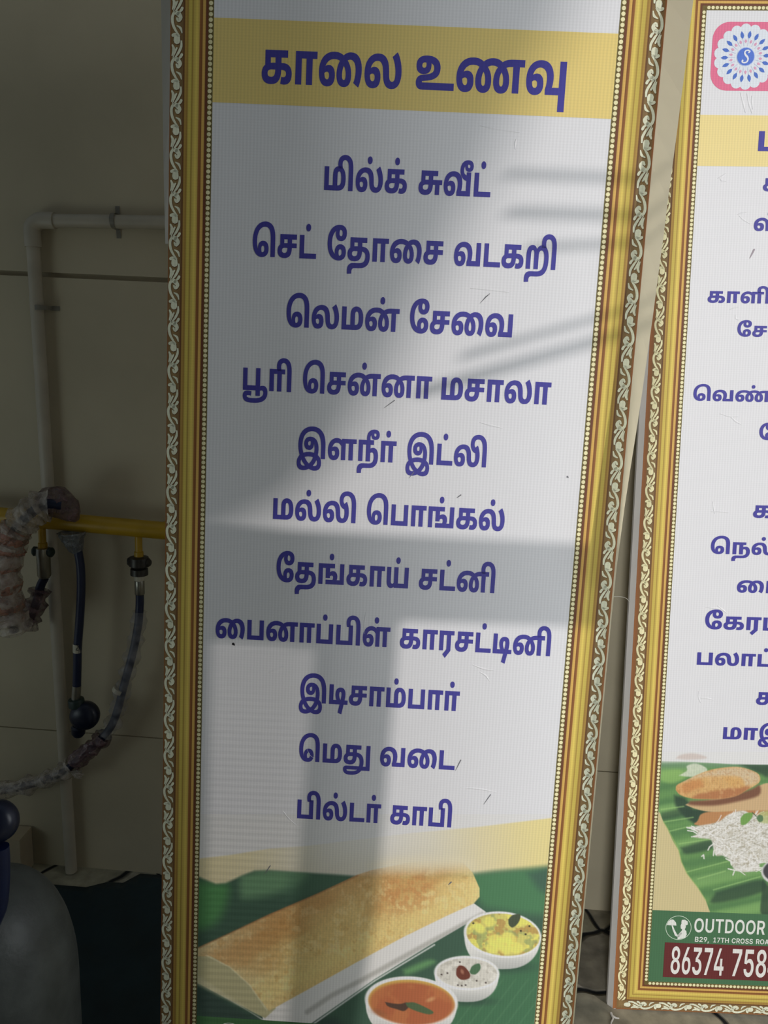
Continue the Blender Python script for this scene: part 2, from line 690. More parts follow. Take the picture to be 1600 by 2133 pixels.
def along(px):
    k = (px + 120) / 680.0
    return ya + (yb - ya) * k


drops = {}
for px in (89, 291):
    c = along(px)
    b = MB()
    b.lathe([(0.0068, 0.0), (0.0068, 0.030), (0.0085, 0.031), (0.0085, 0.040)], rel(ya, [c + np.array([0, 0, -RY * 0.85])])[0], (0, 0, -1), 16)
    b.build('drop_nipple', M_YELLOW, gas, True)
    drops[px] = c + np.array([0, 0, -RY * 0.85 - 0.040])
for px in (20, 330):
    c = along(px)
    b = MB()
    b.box(rel(ya, [c + np.array([-0.006, 0, -0.004])])[0], rel(ya, [c + np.array([0.006, dY + 0.0, 0.004])])[0])
    b.build('wall_bracket', M_YELLOW, gas)

# right hand valve with blue hose in a loose film sleeve
c = drops[291]
va = thing('gas_valve', 'dark gas valve with round knobs under the yellow pipe beside the left banner', 'valve', loc=tuple(c))
b = MB()
b.lathe([(0.009, 0), (0.0175, 0.002), (0.0185, 0.008), (0.0185, 0.018), (0.012, 0.022), (0.016, 0.024), (0.0165, 0.036), (0.010, 0.038)], (0, 0, 0), (0, 0, -1), 20)
b.build('valve_body', M_BRASS, va, True)
for sx in (-1, 1):
    b = MB()
    b.lathe([(0.002, 0), (0.0075, 0.002), (0.0085, 0.007), (0.006, 0.010)], (sx * 0.012, 0, -0.011), (sx, -0.25, 0), 14)
    b.build('knob', M_BRASS, va, True)
b = MB()
b.lathe([(0.0095, 0), (0.0098, 0.001), (0.0098, 0.012), (0.0095, 0.013)], (0, 0, -0.034), (0, 0, -1), 18)
b.build('collar', M_LABEL, va, True, 'pale ring on the valve')
b = MB()
b.lathe([(0.0088, 0), (0.0092, 0.001), (0.0092, 0.027), (0.0085, 0.028)], (0, 0, -0.047), (0, 0, -1), 18)
b.build('ferrule', M_STEEL, va, True, 'bright steel ferrule')
h0 = c + np.array([0, 0, -0.0755])
yq = h0[1]
path = [h0] + [at_y(x, y, yq - k) for x, y, k in ((291, 1262, 0), (288, 1300, .002), (280, 1345, .004), (270, 1385, .006), (257, 1432, .006),
                                                  (246, 1475, .004), (232, 1512, .002), (210, 1540, 0), (186, 1562, 0), (160, 1584, 0),
                                                  (135, 1606, 0), (95, 1624, 0), (40, 1640, 0), (-30, 1652, 0))]
hs = thing('wrapped_gas_hose', 'blue gas hose in torn clear film curving down from the right valve', 'hose', loc=tuple(h0))
sp = spline(path, 6)
b = MB()
b.tube(rel(h0, sp), 0.0078, 14)
b.build('hose', M_BLUE, hs, True)


def sleeve(path_, r0, jit, name, mat, parent, org, seg=16, wob=0.35, seed=1):
    rs = np.random.default_rng(seed)
    n_ = len(path_)
    rad = [r0 * (1 + wob * math.sin(i * 1.3 + seed) * 0.5 + wob * rs.uniform(-.5, .5)) for i in range(n_)]
    b_ = MB()
    random.seed(seed)
    b_.tube(rel(org, path_), rad, seg, caps=False, jitter=jit)
    return b_.build(name, mat, parent, True)


sleeve(sp[8:46], 0.0145, 0.10, 'film_sleeve', M_FILM_CLEAR, hs, h0, seed=3)
sleeve(sp[46:62], 0.017, 0.12, 'brown_film', M_FILM_PURPLE, hs, h0, seed=5)
sleeve(sp[62:], 0.0165, 0.10, 'shiny_film_end', M_FILM, hs, h0, seed=8)
kn = at_y(154, 1612, yq - 0.004)
b = MB()
random.seed(4)
for k in range(9):
    a = random.uniform(-0.9, 0.7)
    q = kn + np.array([math.cos(a) * 0.019, random.uniform(-.006, .006), math.sin(a) * 0.014])
    b.tube(rel(h0, [kn + np.array([-0.006, 0, 0.004]), (kn + q) / 2 + np.array([0, -.004, .003]), q]), [0.002, 0.0045, 0.001], 7, jitter=.2)
b.build('film_knot', M_FILM, hs, True)
b = MB()
fr = at_y(248, 1437, yq - 0.004)
b.tube(rel(h0, [fr + np.array([.002, 0, .004]), fr + np.array([-.002, 0, -.004])]), 0.0125, 16)
b.build('white_tie', M_LABEL, hs, True)

# middle blue hose: film gathered round its top, pale sleeve, ferrule and regulator
yM = WALL_Y - dY - 0.014
hp = [at_y(x, y, yM) for x, y in ((150, 1100), (157, 1126), (163, 1150), (168, 1185), (169, 1230), (166, 1290), (162, 1345), (161, 1390), (160, 1428))]
mh = thing('regulator_hose', 'straight dark blue gas hose ending in a round regulator by the white conduit', 'hose', loc=tuple(hp[-1]))
o0 = hp[-1]
sp = spline(hp, 6)
b = MB()
b.tube(rel(o0, sp[8:]), 0.0079, 16)
b.build('hose', M_BLUE, mh, True)
b = MB()
b.tube(rel(o0, [at_y(161.3, 1341, yM), at_y(161, 1358, yM)]), 0.0083, 18)
slv = b.build('marked_sleeve', M_LABEL, mh, True, 'pale sleeve with a black mark')
b = MB()
mk = [at_y(x, y, yM - 0.0088) for x, y in ((158, 1344), (162, 1344), (163, 1348), (160, 1351), (158, 1354), (163, 1355))]
b.tube(rel(o0, mk), 0.0007, 6)
mk = b.build('ink_mark', M_INK, slv)
mk.matrix_parent_inverse = Matrix.Identity(4)
b = MB()
b.tube(rel(o0, [at_y(160, 1428, yM), at_y(158, 1456, yM)]), 0.0084, 18)
b.build('ferrule', M_STEEL, mh, True, 'bright steel ferrule')
b = MB()
gpath = [at_y(150, 1108, yM), at_y(152, 1122, yM), at_y(158, 1140, yM), at_y(163, 1150, yM)]
random.seed(9)
b.tube(rel(o0, spline(gpath, 4)), [0.026 - 0.0014 * k for k in range(13)], 18, caps=False, jitter=0.07)
b.build('film_funnel', mat_plastic_film('grey_film', (120, 124, 128), 0.8), mh, True)
b = MB()
rc = at_y(177, 1490, yM)
b.lathe([(0.003, 0.018), (0.018, 0.017), (0.0265, 0.010), (0.0285, 0.003), (0.0285, -0.003), (0.0265, -0.010), (0.012, -0.014), (0.003, -0.015)],
        rel(o0, [rc])[0], (0.08, -1, 0.12), 30)
b.build('regulator_body', M_REG, mh, True, 'round dark blue regulator')
b = MB()
b.lathe([(0.007, 0), (0.0145, 0.001), (0.0155, 0.004), (0.0155, 0.016), (0.010, 0.02)], rel(o0, [at_y(158, 1455, yM)])[0], (0.1, 0, -1), 12)
b.build('regulator_nut', M_GREEN, mh, True)
b = MB()
b.lathe([(0.011, 0), (0.014, 0.003), (0.013, 0.016), (0.009, 0.022)], rel(o0, [at_y(164, 1512, yM)])[0], (-0.1, 0, -1), 16)
b.build('regulator_outlet', M_REG, mh, True)

# left hand valve, half hidden in film
c = drops[89]
vb = thing('gas_valve', 'steel banded gas valve under the yellow pipe just left of the white conduit', 'valve', loc=tuple(c))
b = MB()
b.lathe([(0.008, 0), (0.013, 0.001), (0.014, 0.014), (0.0125, 0.018), (0.0125, 0.055), (0.009, 0.060)], (0, 0, 0), (0, 0, -1), 18)
b.build('valve_body', M_STEEL, vb, True)
for sx in (-1, 1):
    b = MB()
    b.lathe([(0.003, 0), (0.009, 0.002), (0.0095, 0.008), (0.006, 0.011)], (sx * 0.0095, 0, -0.008), (sx, -0.2, 0), 14)
    b.build('knob', M_GREEN, vb, True)
b = MB()
q0 = c + np.array([0, 0, -0.060])
pp = [q0, at_y(84, 1222, q0[1]), at_y(78, 1250, q0[1] - .004), at_y(64, 1285, q0[1] - .008), at_y(56, 1302, q0[1] - .008)]
b.tube(rel(c, spline(pp, 6)), 0.0082, 14)
b.build('hose', M_BLUE, vb, True)
sleeve(spline(pp, 6)[7:], 0.018, 0.10, 'film_sleeve', M_FILM_PURPLE, vb, c, seed=12)

# bundle of hose wrapped in crumpled film hanging over the yellow pipe
yF = WALL_Y - dY - RY - 0.052
pp = [at_y(x, y, yF + k) for x, y, k in ((128, 1052, .012), (96, 1050, .004), (68, 1066, .0), (40, 1094, 0), (20, 1130, -.004), (8, 1180, -.006), (10, 1240, -.006), (24, 1292, -.004), (30, 1315, 0))]
o1 = pp[-1]
wr = thing('wrapped_hose_bundle', 'hose bundle in crumpled clear film draped over the yellow pipe at the left edge', 'hose', loc=tuple(o1))
sp = spline(pp, 7)
b = MB()
b.tube(rel(o1, sp), 0.009, 12)
b.build('hose', M_BLUE, wr, True)
sleeve(sp[5:30], 0.026, 0.07, 'film_wrap', M_FILM, wr, o1, seg=22, seed=21, wob=.25)
sleeve(sp[22:50], 0.027, 0.08, 'film_wrap', M_FILM_PINK, wr, o1, seg=22, seed=23, wob=.25)
sleeve(sp[28:56], 0.030, 0.06, 'outer_film', M_FILM, wr, o1, seg=22, seed=26, wob=.2)
pp = [at_y(x, y, yF + .03) for x, y in ((84, 1056), (104, 1044), (128, 1050), (150, 1072), (160, 1086))]
sp2 = spline(pp, 4)
b = MB()
random.seed(31)
b.tube(rel(o1, sp2), [0.012, .018, .022, .025, .027, .028, .029, .029, .028, .026, .023, .02, .017, .014, .011, .008, .004][:len(sp2)], 18, jitter=.1)
b.build('brown_film_lump', M_FILM_PURPLE, wr, True)

# gas cylinder at the lower left corner
yG = 0.86
ax = at_y(-14, 1960, yG)
edge = at_y(149, 2060, yG)
RG = abs(edge[0] - ax[0])
zt = at_y(-14, 1840, yG)[2]
cyl = thing('gas_cylinder', 'scuffed dark grey gas cylinder standing at the lower left corner', 'gas cylinder', loc=(ax[0], yG, 0.0032))
M_CYL = mat_plain('scuffed_grey_paint', (70, 74, 72), 0.5, noise=0.28, scale=22, bump=0.5, bscale=35)
zs = at_y(149, 2075, yG)[2]
prof = [(RG * 0.62, 0.0), (RG * 0.64, 0.012), (RG * 0.7, 0.02)]
prof += [(RG * math.sin(RAD(a)), 0.02 + RG * .4 * (1 - math.cos(RAD(a)))) for a in (48, 60, 75, 90)]
H = zt - zs
for a in range(0, 91, 5):
    prof.append((max(RG * math.cos(RAD(a)) ** .70, 0.004), zs + H * math.sin(RAD(a))))
b = MB()
b.lathe(prof, (0, 0, 0), (0, 0, 1), 48)
b.build('tank', M_CYL, cyl, True)
b = MB()
b.lathe([(0.020, 0), (0.020, 0.03), (0.014, 0.032), (0.014, 0.05)], (0, 0, zt - 0.006), (0, 0, 1), 20)
b.build('valve_neck', M_BRASS, cyl, True)
# film scrap on the shoulder
b = MB()
random.seed(41)
rs = np.random.default_rng(5)
for cx_, cz_, rr, nn in ((0.035, 0.08, 0.03, 8), (0.085, 0.06, 0.026, 8)):
    for k in range(nn):
        th = -math.pi / 2 + (cx_ / RG) + rs.uniform(-.12, .12)
        z0 = zs - 0.02 + rs.uniform(-.02, .015) + (0.03 if cx_ < .05 else 0)
        q = [np.array([math.cos(th + i * .05 * rs.uniform(-1, 1)) * (RG + .003 + .003 * (i % 2)), math.sin(th + i * .03) * (RG + .003 + .003 * (i % 2)), z0 + i * 0.007 * rs.uniform(.3, 1)]) for i in range(5)]
        b.tube(q, [.001, .0025, .003, .0025, .001], 7)
b.build('film_scrap', M_FILM, cyl, True)

yR = 0.815
rk = at_y(-6, 1716, yR)
rg = bpy.data.objects.new('regulator', None)
COL.objects.link(rg)
rg.parent = cyl
rg.location = (0, 0, zt + 0.044)
rg['label'] = 'big round dark blue regulator'
b = MB()
c = rk - np.array([ax[0], yG, zt + 0.044])
b.lathe([(0.003, 0.016), (0.017, 0.015), (0.0235, 0.010), (0.026, 0.003), (0.026, -0.005), (0.023, -0.012), (0.009, -0.017), (0.003, -0.018)], c, (0.1, -0.9, 0.35), 32)
b.build('dial_body', M_REG, rg, True)
b = MB()
b.tube([c + np.array([0.0, .02, -.01]), c * 0.5 + np.array([-.0, .01, 0.01]), np.array([0, 0, 0.0])], [0.011, .012, .0115], 18)
b.build('stem', M_BLUE, rg, True)
pp = [at_y(x, y, yR - .01) for x, y in ((2, 1768), (4, 1800), (3, 1850), (-2, 1895), (-16, 1930))]
b = MB()
b.tube(rel((ax[0], yG, zt + 0.044), spline(pp, 5)), 0.0098, 16)
b.build('hose_tail', M_BLUE, rg, True)

# small pale carton on the floor behind the cylinder
yB = WALL_Y - 0.052
xa_, xb_, hB = at_y(2, 1790, yB)[0], at_y(44, 1790, yB)[0], at_y(40, 1752, yB)[2]
bx = thing('small_carton', 'small pale carton against the wall behind the gas cylinder', 'box', loc=((xa_ + xb_) / 2, yB + 0.024, 0))
M_CARD = mat_plain('pale_card', (170, 156, 130), 0.8, noise=0.05)
hw = (xb_ - xa_) / 2
b = MB()
b.box((-hw, -0.024, 0.0), (hw, 0.024, hB), 0.0015)
b.build('carton_body', M_CARD, bx)
b = MB()
b.box((-hw * .97, -0.0245, hB - 0.0005), (hw * .97, 0.0235, hB + 0.0012))
b.build('lid_flap', M_CARD, bx)

# thin dark sheet added over the slabs, making this stretch of floor darker
smooth01 = lambda t: min(1.0, max(0.0, t))
M_SHEET = mat_plain('dark_blue_green_sheet', (20, 42, 50), 0.45, noise=0.25, scale=14, bump=0.5, bscale=18)
poly_ = [(-0.97, 1.335), (-0.65, 1.34), (-0.615, 1.36), (-0.58, 1.362), (-0.555, 1.394), (-0.335, 1.392), (-0.325, 0.97), (-0.335, 0.72), (-0.36, 0.58), (-0.55, 0.54), (-0.97, 0.56)]
sh0 = np.array([-0.40, 1.10, 0.0])
den = []
for (xa, ya_), (xb, yb_) in zip(poly_, poly_[1:] + poly_[:1]):
    k = max(2, int(math.hypot(xb - xa, yb_ - ya_) / 0.02))
    den += [(xa + (xb - xa) * i / k, ya_ + (yb_ - ya_) * i / k) for i in range(k)]
gx = [(x, y) for x in np.arange(-0.97, -0.32, 0.02) for y in np.arange(0.54, 1.40, 0.02)]
allp = [Vector(p_) for p_ in den] + [Vector(p_) for p_ in gx]
ov, oe, of, *_ = delaunay_2d_cdt(allp, [(i, (i + 1) % len(den)) for i in range(len(den))], [], 1, 1e-5)
hgt_ = lambda x, y: 0.0014 + smooth01((math.hypot(x - ax[0], y - yG) - RG * .75) / .05) * (0.0008 + 0.0005 * math.sin(19 * x + 7 * y) + 0.0004 * math.sin(41 * y - 17 * x + 1))
vt = [np.array([q.x, q.y, max(hgt_(q.x, q.y), .0012)]) - sh0 for q in ov]
vb_ = [np.array([q.x, q.y, 0.0004]) - sh0 for q in ov]
kk = len(ov)
cnt = {}
for q in of:
    for a, c in zip(q, list(q[1:]) + [q[0]]):
        cnt[(a, c)] = 1
rim = [(a, c) for (a, c) in cnt if (c, a) not in cnt]
fs = [tuple(q) for q in of] + [tuple(i + kk for i in reversed(q)) for q in of] + [(c, a, a + kk, c + kk) for a, c in rim]
st = mesh_obj('dark_sheet', [v_ + 0 for v_ in vt + vb_], fs, M_SHEET, smooth=True)
st.location = tuple(sh0)
tag(st, 'dark blue-green sheet added over the floor between gas cylinder and left banner', 'plastic sheet')


# outlines of the lettering, in thousandths of an em
TAMIL = {
18: ([[308,-12,253,-10,204,-3,161,8,123,24,92,44,68,69,50,98,39,130,35,167,39,203,50,235,69,265,96,290,132,312,177,329,232,342,298,350,375,353,609,353,644,352,676,351,705,349,732,345,756,340,779,335,800,327,820,319,839,308,862,292,881,273,897,251,908,226,915,197,918,165,912,114,894,70,864,35,822,9,770,-7,708,-12,689,-12,669,-11,648,-9,626,-7,606,-3,587,1,614,121,628,118,642,115,657,114,674,114,695,115,714,120,729,128,740,139,747,154,749,172,746,192,737,207,723,218,705,226,683,232,659,235,633,237,607,237,351,237,325,237,303,236,285,234,261,230,241,223,227,214,217,203,211,189,209,174,212,154,221,138,237,126,257,118,282,113,312,112,336,113,357,116,376,123,393,132,407,145,418,161,426,183,431,209,432,239,432,443,294,443,294,302,133,286,133,567,795,567,795,443,607,443,607,249,605,206,599,168,590,134,577,105,561,79,541,57,514,35,482,17,446,4,405,-5,359,-10]], 953),
41: ([[71,0,71,567,702,567,702,443,567,443,567,0,388,0,388,443,250,443,250,0]], 719),
48: ([[283,-12,234,-9,191,1,152,17,118,40,90,68,68,103,52,144,42,191,39,243,45,308,63,368,93,421,134,468,184,507,245,538,315,561,392,575,478,579,520,578,560,575,597,571,632,564,666,555,699,544,731,531,763,515,795,496,819,478,869,440,910,399,943,354,967,305,982,251,987,192,984,150,976,112,962,79,943,51,920,29,891,11,857,-2,819,-9,776,-12,731,-9,690,0,654,14,624,34,599,58,580,88,566,123,557,161,554,203,556,235,561,266,568,297,579,327,592,356,608,384,626,411,647,436,669,459,696,488,735,517,776,540,819,558,865,570,912,577,963,579,1035,575,1097,561,1150,539,1194,509,1229,473,1256,431,1275,385,1286,335,1290,283,1288,243,1284,204,1277,167,1267,131,1256,98,1244,66,1231,38,1217,11,1203,-12,1054,64,1068,91,1082,119,1093,149,1103,183,1108,223,1110,268,1108,305,1101,339,1089,368,1074,394,1055,415,1032,432,1006,445,978,452,948,455,918,453,892,448,870,441,850,430,829,416,809,399,792,384,776,366,762,347,749,326,738,303,729,279,722,252,718,225,717,196,718,168,723,145,732,128,749,113,770,108,789,110,803,119,813,133,819,151,823,172,824,196,821,235,810,272,793,307,770,340,739,370,701,396,671,415,639,430,605,441,568,449,527,453,482,455,430,452,383,444,341,430,305,412,273,390,248,365,228,336,213,306,204,273,202,266,201,258,201,248,200,229,201,204,204,182,209,163,215,146,224,132,235,122,255,111,279,108,298,110,313,115,324,125,333,137,338,153,340,172,338,192,332,209,322,221,309,230,293,235,274,237,250,235,227,228,207,216,187,201,167,183,148,164,119,262,148,285,179,307,212,326,246,341,284,350,326,353,377,348,422,333,459,308,487,273,504,229,510,176,507,139,499,106,485,76,466,50,441,28,411,11,374,-2,332,-9]], 1332),
33: ([[282,-12,234,-9,190,1,152,17,118,40,90,69,68,104,52,145,42,192,39,245,42,298,52,346,69,390,92,430,119,464,152,495,190,520,231,542,276,558,324,570,374,577,426,579,476,577,521,572,560,564,595,551,627,535,656,515,677,497,695,475,711,452,724,426,735,396,744,362,751,325,756,282,759,235,761,211,764,191,768,173,774,158,781,145,791,133,803,124,817,117,833,113,851,112,869,113,885,118,900,125,912,135,922,150,930,168,935,191,939,219,940,252,939,283,935,315,929,346,920,377,908,409,894,440,877,470,858,500,836,529,984,614,1027,557,1062,500,1087,443,1105,385,1116,325,1119,264,1116,213,1106,167,1090,123,1068,85,1038,52,1001,25,957,4,905,-8,846,-12,809,-11,776,-7,747,-1,720,7,696,18,673,31,648,53,627,79,609,109,596,144,586,184,580,230,578,252,576,274,573,296,570,317,566,336,561,355,555,373,546,389,536,404,523,419,507,431,489,441,467,449,442,453,412,455,373,452,336,443,302,428,273,407,248,382,227,351,212,316,203,277,200,233,201,207,203,184,208,163,215,146,223,132,234,122,254,111,278,108,297,110,313,115,324,125,333,137,338,153,340,172,338,192,332,209,322,221,309,230,292,235,273,237,250,235,227,228,206,216,187,201,167,183,148,164,119,262,148,285,179,307,212,326,246,341,284,350,326,353,377,348,422,333,459,308,487,274,504,230,510,176,507,139,499,106,485,76,466,50,441,28,411,11,374,-2,331,-9]], 1163),
10: ([[321,579,401,576,471,567,531,552,582,532,623,508,655,479,677,446,691,410,695,371,692,335,682,302,666,274,645,250,619,229,589,211,555,197,519,185,480,175,439,167,398,162,355,157,234,147,221,146,212,143,207,139,205,135,206,130,211,127,218,125,228,124,1079,124,1079,0,232,0,184,2,144,8,112,18,87,31,69,47,55,65,47,84,42,103,40,124,42,142,47,160,54,178,66,195,83,211,104,226,130,238,164,247,203,252,295,260,350,265,395,272,432,281,461,291,484,302,501,315,512,330,519,347,521,366,518,388,510,407,496,422,478,434,456,444,432,451,406,456,379,459,352,460,322,458,307,460,292,460,277,461,266,461,247,460,230,456,216,449,201,434,196,412,200,392,213,379,230,372,251,370,274,373,293,383,305,399,309,425,308,443,303,461,295,479,283,497,269,514,252,530,385,546,396,536,406,524,416,512,424,499,431,484,437,469,441,451,444,431,445,410,439,365,422,329,393,300,353,280,302,268,239,263,207,265,175,269,144,277,114,288,89,303,67,322,51,346,41,375,38,409,41,444,52,476,70,503,96,526,128,545,166,560,212,571,263,577]], 1096),
24: ([[282,-12,234,-9,190,1,152,17,118,40,90,68,68,103,52,144,42,191,39,243,45,308,63,368,93,421,134,468,184,507,245,538,315,561,392,575,478,579,520,578,559,575,597,571,632,564,666,555,698,544,730,530,762,514,793,495,817,478,865,439,906,398,940,354,966,305,982,252,987,194,984,150,976,112,962,79,943,51,919,28,890,11,856,-2,818,-9,775,-12,728,-9,688,-1,652,14,622,33,597,57,579,86,565,120,557,157,554,198,556,234,562,268,570,300,583,331,598,360,616,388,637,414,660,439,685,463,711,488,755,517,801,540,849,557,900,569,954,577,1012,579,1051,578,1088,575,1122,571,1153,564,1184,555,1213,543,1243,529,1273,512,1303,492,1329,466,1357,442,1383,416,1406,389,1425,360,1442,329,1455,297,1464,264,1470,229,1472,194,1469,150,1461,112,1447,79,1428,51,1404,28,1375,11,1341,-2,1303,-9,1260,-12,1213,-9,1172,-1,1137,14,1107,33,1082,57,1064,86,1050,120,1042,157,1039,198,1042,234,1048,269,1060,303,1075,336,1093,367,1115,396,1139,423,1165,447,1192,468,1220,492,1248,508,1275,522,1304,534,1334,544,1368,552,1406,559,1448,563,1497,566,1552,567,1873,567,1873,443,1738,443,1738,0,1559,0,1559,443,1526,443,1495,443,1467,441,1443,439,1421,436,1401,432,1383,428,1367,423,1352,417,1338,410,1325,403,1313,395,1300,386,1279,371,1261,353,1245,334,1231,314,1221,293,1212,270,1206,247,1203,222,1202,197,1203,168,1208,145,1217,129,1234,113,1255,108,1274,110,1288,119,1298,133,1304,151,1308,172,1309,196,1307,223,1303,248,1296,274,1286,298,1273,321,1258,343,1241,363,1221,381,1199,398,1171,416,1143,430,1113,441,1082,449,1048,453,1011,455,970,453,933,448,901,439,871,426,844,412,818,395,798,379,780,362,764,342,750,322,738,300,729,277,722,252,718,226,717,199,718,170,723,147,731,129,742,117,755,110,770,108,789,110,803,119,813,133,819,151,823,172,824,196,820,235,810,272,793,307,768,340,738,370,700,396,670,415,638,430,605,441,568,449,527,453,482,455,430,452,383,444,341,430,305,412,273,390,248,365,228,336,213,306,204,273,202,264,201,253,201,241,200,229,201,210,203,191,207,172,212,155,221,139,231,126,245,115,262,109,282,107,299,109,313,114,325,123,333,136,338,153,340,172,338,192,332,209,322,221,309,230,293,235,274,237,250,235,227,228,207,216,187,201,167,183,148,164,119,262,148,285,179,307,212,326,246,341,284,350,326,353,377,348,422,333,459,308,487,273,504,229,510,176,507,139,499,106,485,76,466,50,441,28,411,11,374,-2,331,-9]], 1890),
156: ([[282,-12,234,-9,190,1,152,17,118,40,90,68,68,103,52,144,42,191,39,244,45,314,61,376,89,429,126,475,172,512,225,541,286,562,351,575,421,579,482,577,536,569,584,556,627,538,663,517,695,491,720,463,741,431,757,397,768,360,775,323,777,283,776,257,773,230,769,202,763,174,756,148,746,124,930,124,930,567,1109,567,1109,0,564,0,559,94,570,117,580,142,588,169,593,198,597,229,598,261,595,300,588,335,575,366,558,393,536,415,510,432,480,445,446,452,409,455,367,452,329,442,296,427,268,406,244,380,225,350,211,315,203,276,200,233,201,207,204,184,209,163,215,146,224,132,235,122,255,111,279,108,298,110,313,115,324,125,333,137,338,153,340,172,338,193,332,209,322,221,309,230,293,235,274,237,250,235,227,228,206,216,186,201,167,183,148,164,119,262,148,285,179,307,212,326,246,341,284,350,326,353,378,348,423,333,460,307,488,273,504,229,510,176,507,139,499,106,485,76,466,50,441,28,411,11,374,-2,331,-9], [930,-283,930,8,1109,8,1109,-283]], 1180),
29: ([[636,579,698,575,752,561,798,539,836,508,866,472,889,429,906,381,915,329,918,274,916,223,909,179,897,141,880,109,859,81,834,58,816,44,795,33,773,24,749,16,722,10,692,6,659,2,621,1,580,0,71,0,71,567,250,567,250,124,411,124,411,352,412,393,418,429,427,459,439,484,454,507,472,526,493,542,517,555,544,566,573,573,604,578], [651,455,639,454,627,451,617,446,608,438,599,424,594,408,591,394,590,375,589,352,589,124,611,124,640,125,665,130,686,138,703,149,717,165,728,185,735,210,739,239,741,274,740,309,737,341,732,370,725,395,715,416,703,433,688,445,671,453]], 959),
42: ([[-81,851,-29,848,19,841,62,828,100,811,134,790,163,765,181,746,197,724,210,701,222,674,232,643,240,608,245,568,249,521,250,468,250,0,71,0,71,434,71,473,70,510,68,545,65,577,60,607,53,634,43,658,30,679,14,697,2,706,-11,714,-25,721,-41,725,-59,728,-78,729,-104,728,-125,723,-143,715,-158,705,-169,693,-177,679,-184,655,-187,630,-186,612,-184,594,-180,575,-174,555,-166,536,-156,515,-332,515,-340,532,-346,550,-351,571,-355,592,-357,612,-358,631,-356,669,-347,703,-334,733,-316,759,-295,782,-270,801,-242,817,-212,829,-180,839,-147,846,-114,850]], 321),
92: ([[282,-12,234,-9,190,1,152,17,118,40,90,69,68,104,52,145,42,192,39,245,42,298,52,346,69,390,92,430,119,464,152,495,190,520,231,542,276,558,324,570,374,577,426,579,476,577,521,572,560,564,595,551,627,535,656,515,677,497,695,475,711,452,724,426,735,396,744,362,751,325,756,282,759,235,761,211,764,191,768,173,774,158,781,145,791,133,803,124,817,117,833,113,851,112,869,113,885,118,900,125,912,135,922,150,930,168,935,191,939,219,940,252,939,283,935,315,929,346,920,377,908,409,894,440,877,470,858,500,836,529,984,614,1027,557,1062,500,1087,443,1105,385,1116,325,1119,264,1116,213,1106,167,1090,123,1068,85,1038,52,1001,25,957,4,905,-8,846,-12,809,-11,776,-7,747,-1,720,7,696,18,673,31,648,53,627,79,609,109,596,144,586,184,580,230,578,252,576,274,573,296,570,317,566,336,561,355,555,373,546,389,536,404,523,419,507,431,489,441,467,449,442,453,412,455,373,452,336,443,302,428,273,407,248,382,227,351,212,316,203,277,200,233,201,207,203,184,208,163,215,146,223,132,234,122,254,111,278,108,297,110,313,115,324,125,333,137,338,153,340,172,338,192,332,209,322,221,309,230,292,235,273,237,250,235,227,228,206,216,187,201,167,183,148,164,119,262,148,285,179,307,212,326,246,341,284,350,326,353,377,348,422,333,459,308,487,274,504,230,510,176,507,139,499,106,485,76,466,50,441,28,411,11,374,-2,331,-9], [582,658,556,660,534,669,514,683,499,702,490,724,487,749,490,775,499,798,514,816,534,830,556,838,582,841,608,838,631,830,650,816,664,798,673,775,676,749,673,724,664,702,650,683,631,669,608,660]], 1163),
77: ([[308,-12,253,-10,204,-3,161,8,123,24,92,44,68,69,50,98,39,130,35,167,39,203,50,235,69,265,96,290,132,312,177,329,232,342,298,350,375,353,609,353,644,352,676,351,705,349,732,345,756,340,779,335,800,327,820,319,839,308,862,292,881,273,897,251,908,226,915,197,918,165,912,114,894,70,864,35,822,9,770,-7,708,-12,689,-12,669,-11,648,-9,626,-7,606,-3,587,1,614,121,628,118,642,115,657,114,674,114,695,115,714,120,729,128,740,139,747,154,749,172,746,192,737,207,723,218,705,226,683,232,659,235,633,237,607,237,351,237,325,237,303,236,285,234,261,230,241,223,227,214,217,203,211,189,209,174,212,154,221,138,237,126,257,118,282,113,312,112,336,113,357,116,376,123,393,132,407,145,418,161,426,183,431,209,432,239,432,443,294,443,294,302,133,286,133,567,795,567,795,443,607,443,607,249,605,206,599,168,590,134,577,105,561,79,541,57,514,35,482,17,446,4,405,-5,359,-10], [503,658,477,660,454,669,435,683,420,702,411,724,408,749,411,775,420,798,435,816,454,830,477,838,502,841,528,838,551,830,570,816,585,798,594,775,597,749,594,724,585,702,570,683,551,669,529,660]], 953),
108: ([[308,-12,253,-10,204,-3,160,8,123,24,92,44,67,69,49,98,39,130,35,167,39,203,50,235,69,265,96,290,132,312,177,329,232,342,298,350,375,353,974,353,974,237,351,237,325,237,303,236,285,234,261,230,241,223,227,214,217,203,211,189,209,174,212,154,221,138,237,126,257,118,282,113,312,112,336,113,357,117,376,123,393,132,407,145,418,161,426,183,431,209,432,239,432,443,294,443,294,302,133,286,133,567,797,567,797,443,606,443,606,249,604,206,599,168,590,134,577,105,561,79,541,57,514,35,482,17,446,4,405,-5,359,-10], [696,0,696,275,871,267,871,0]], 999),
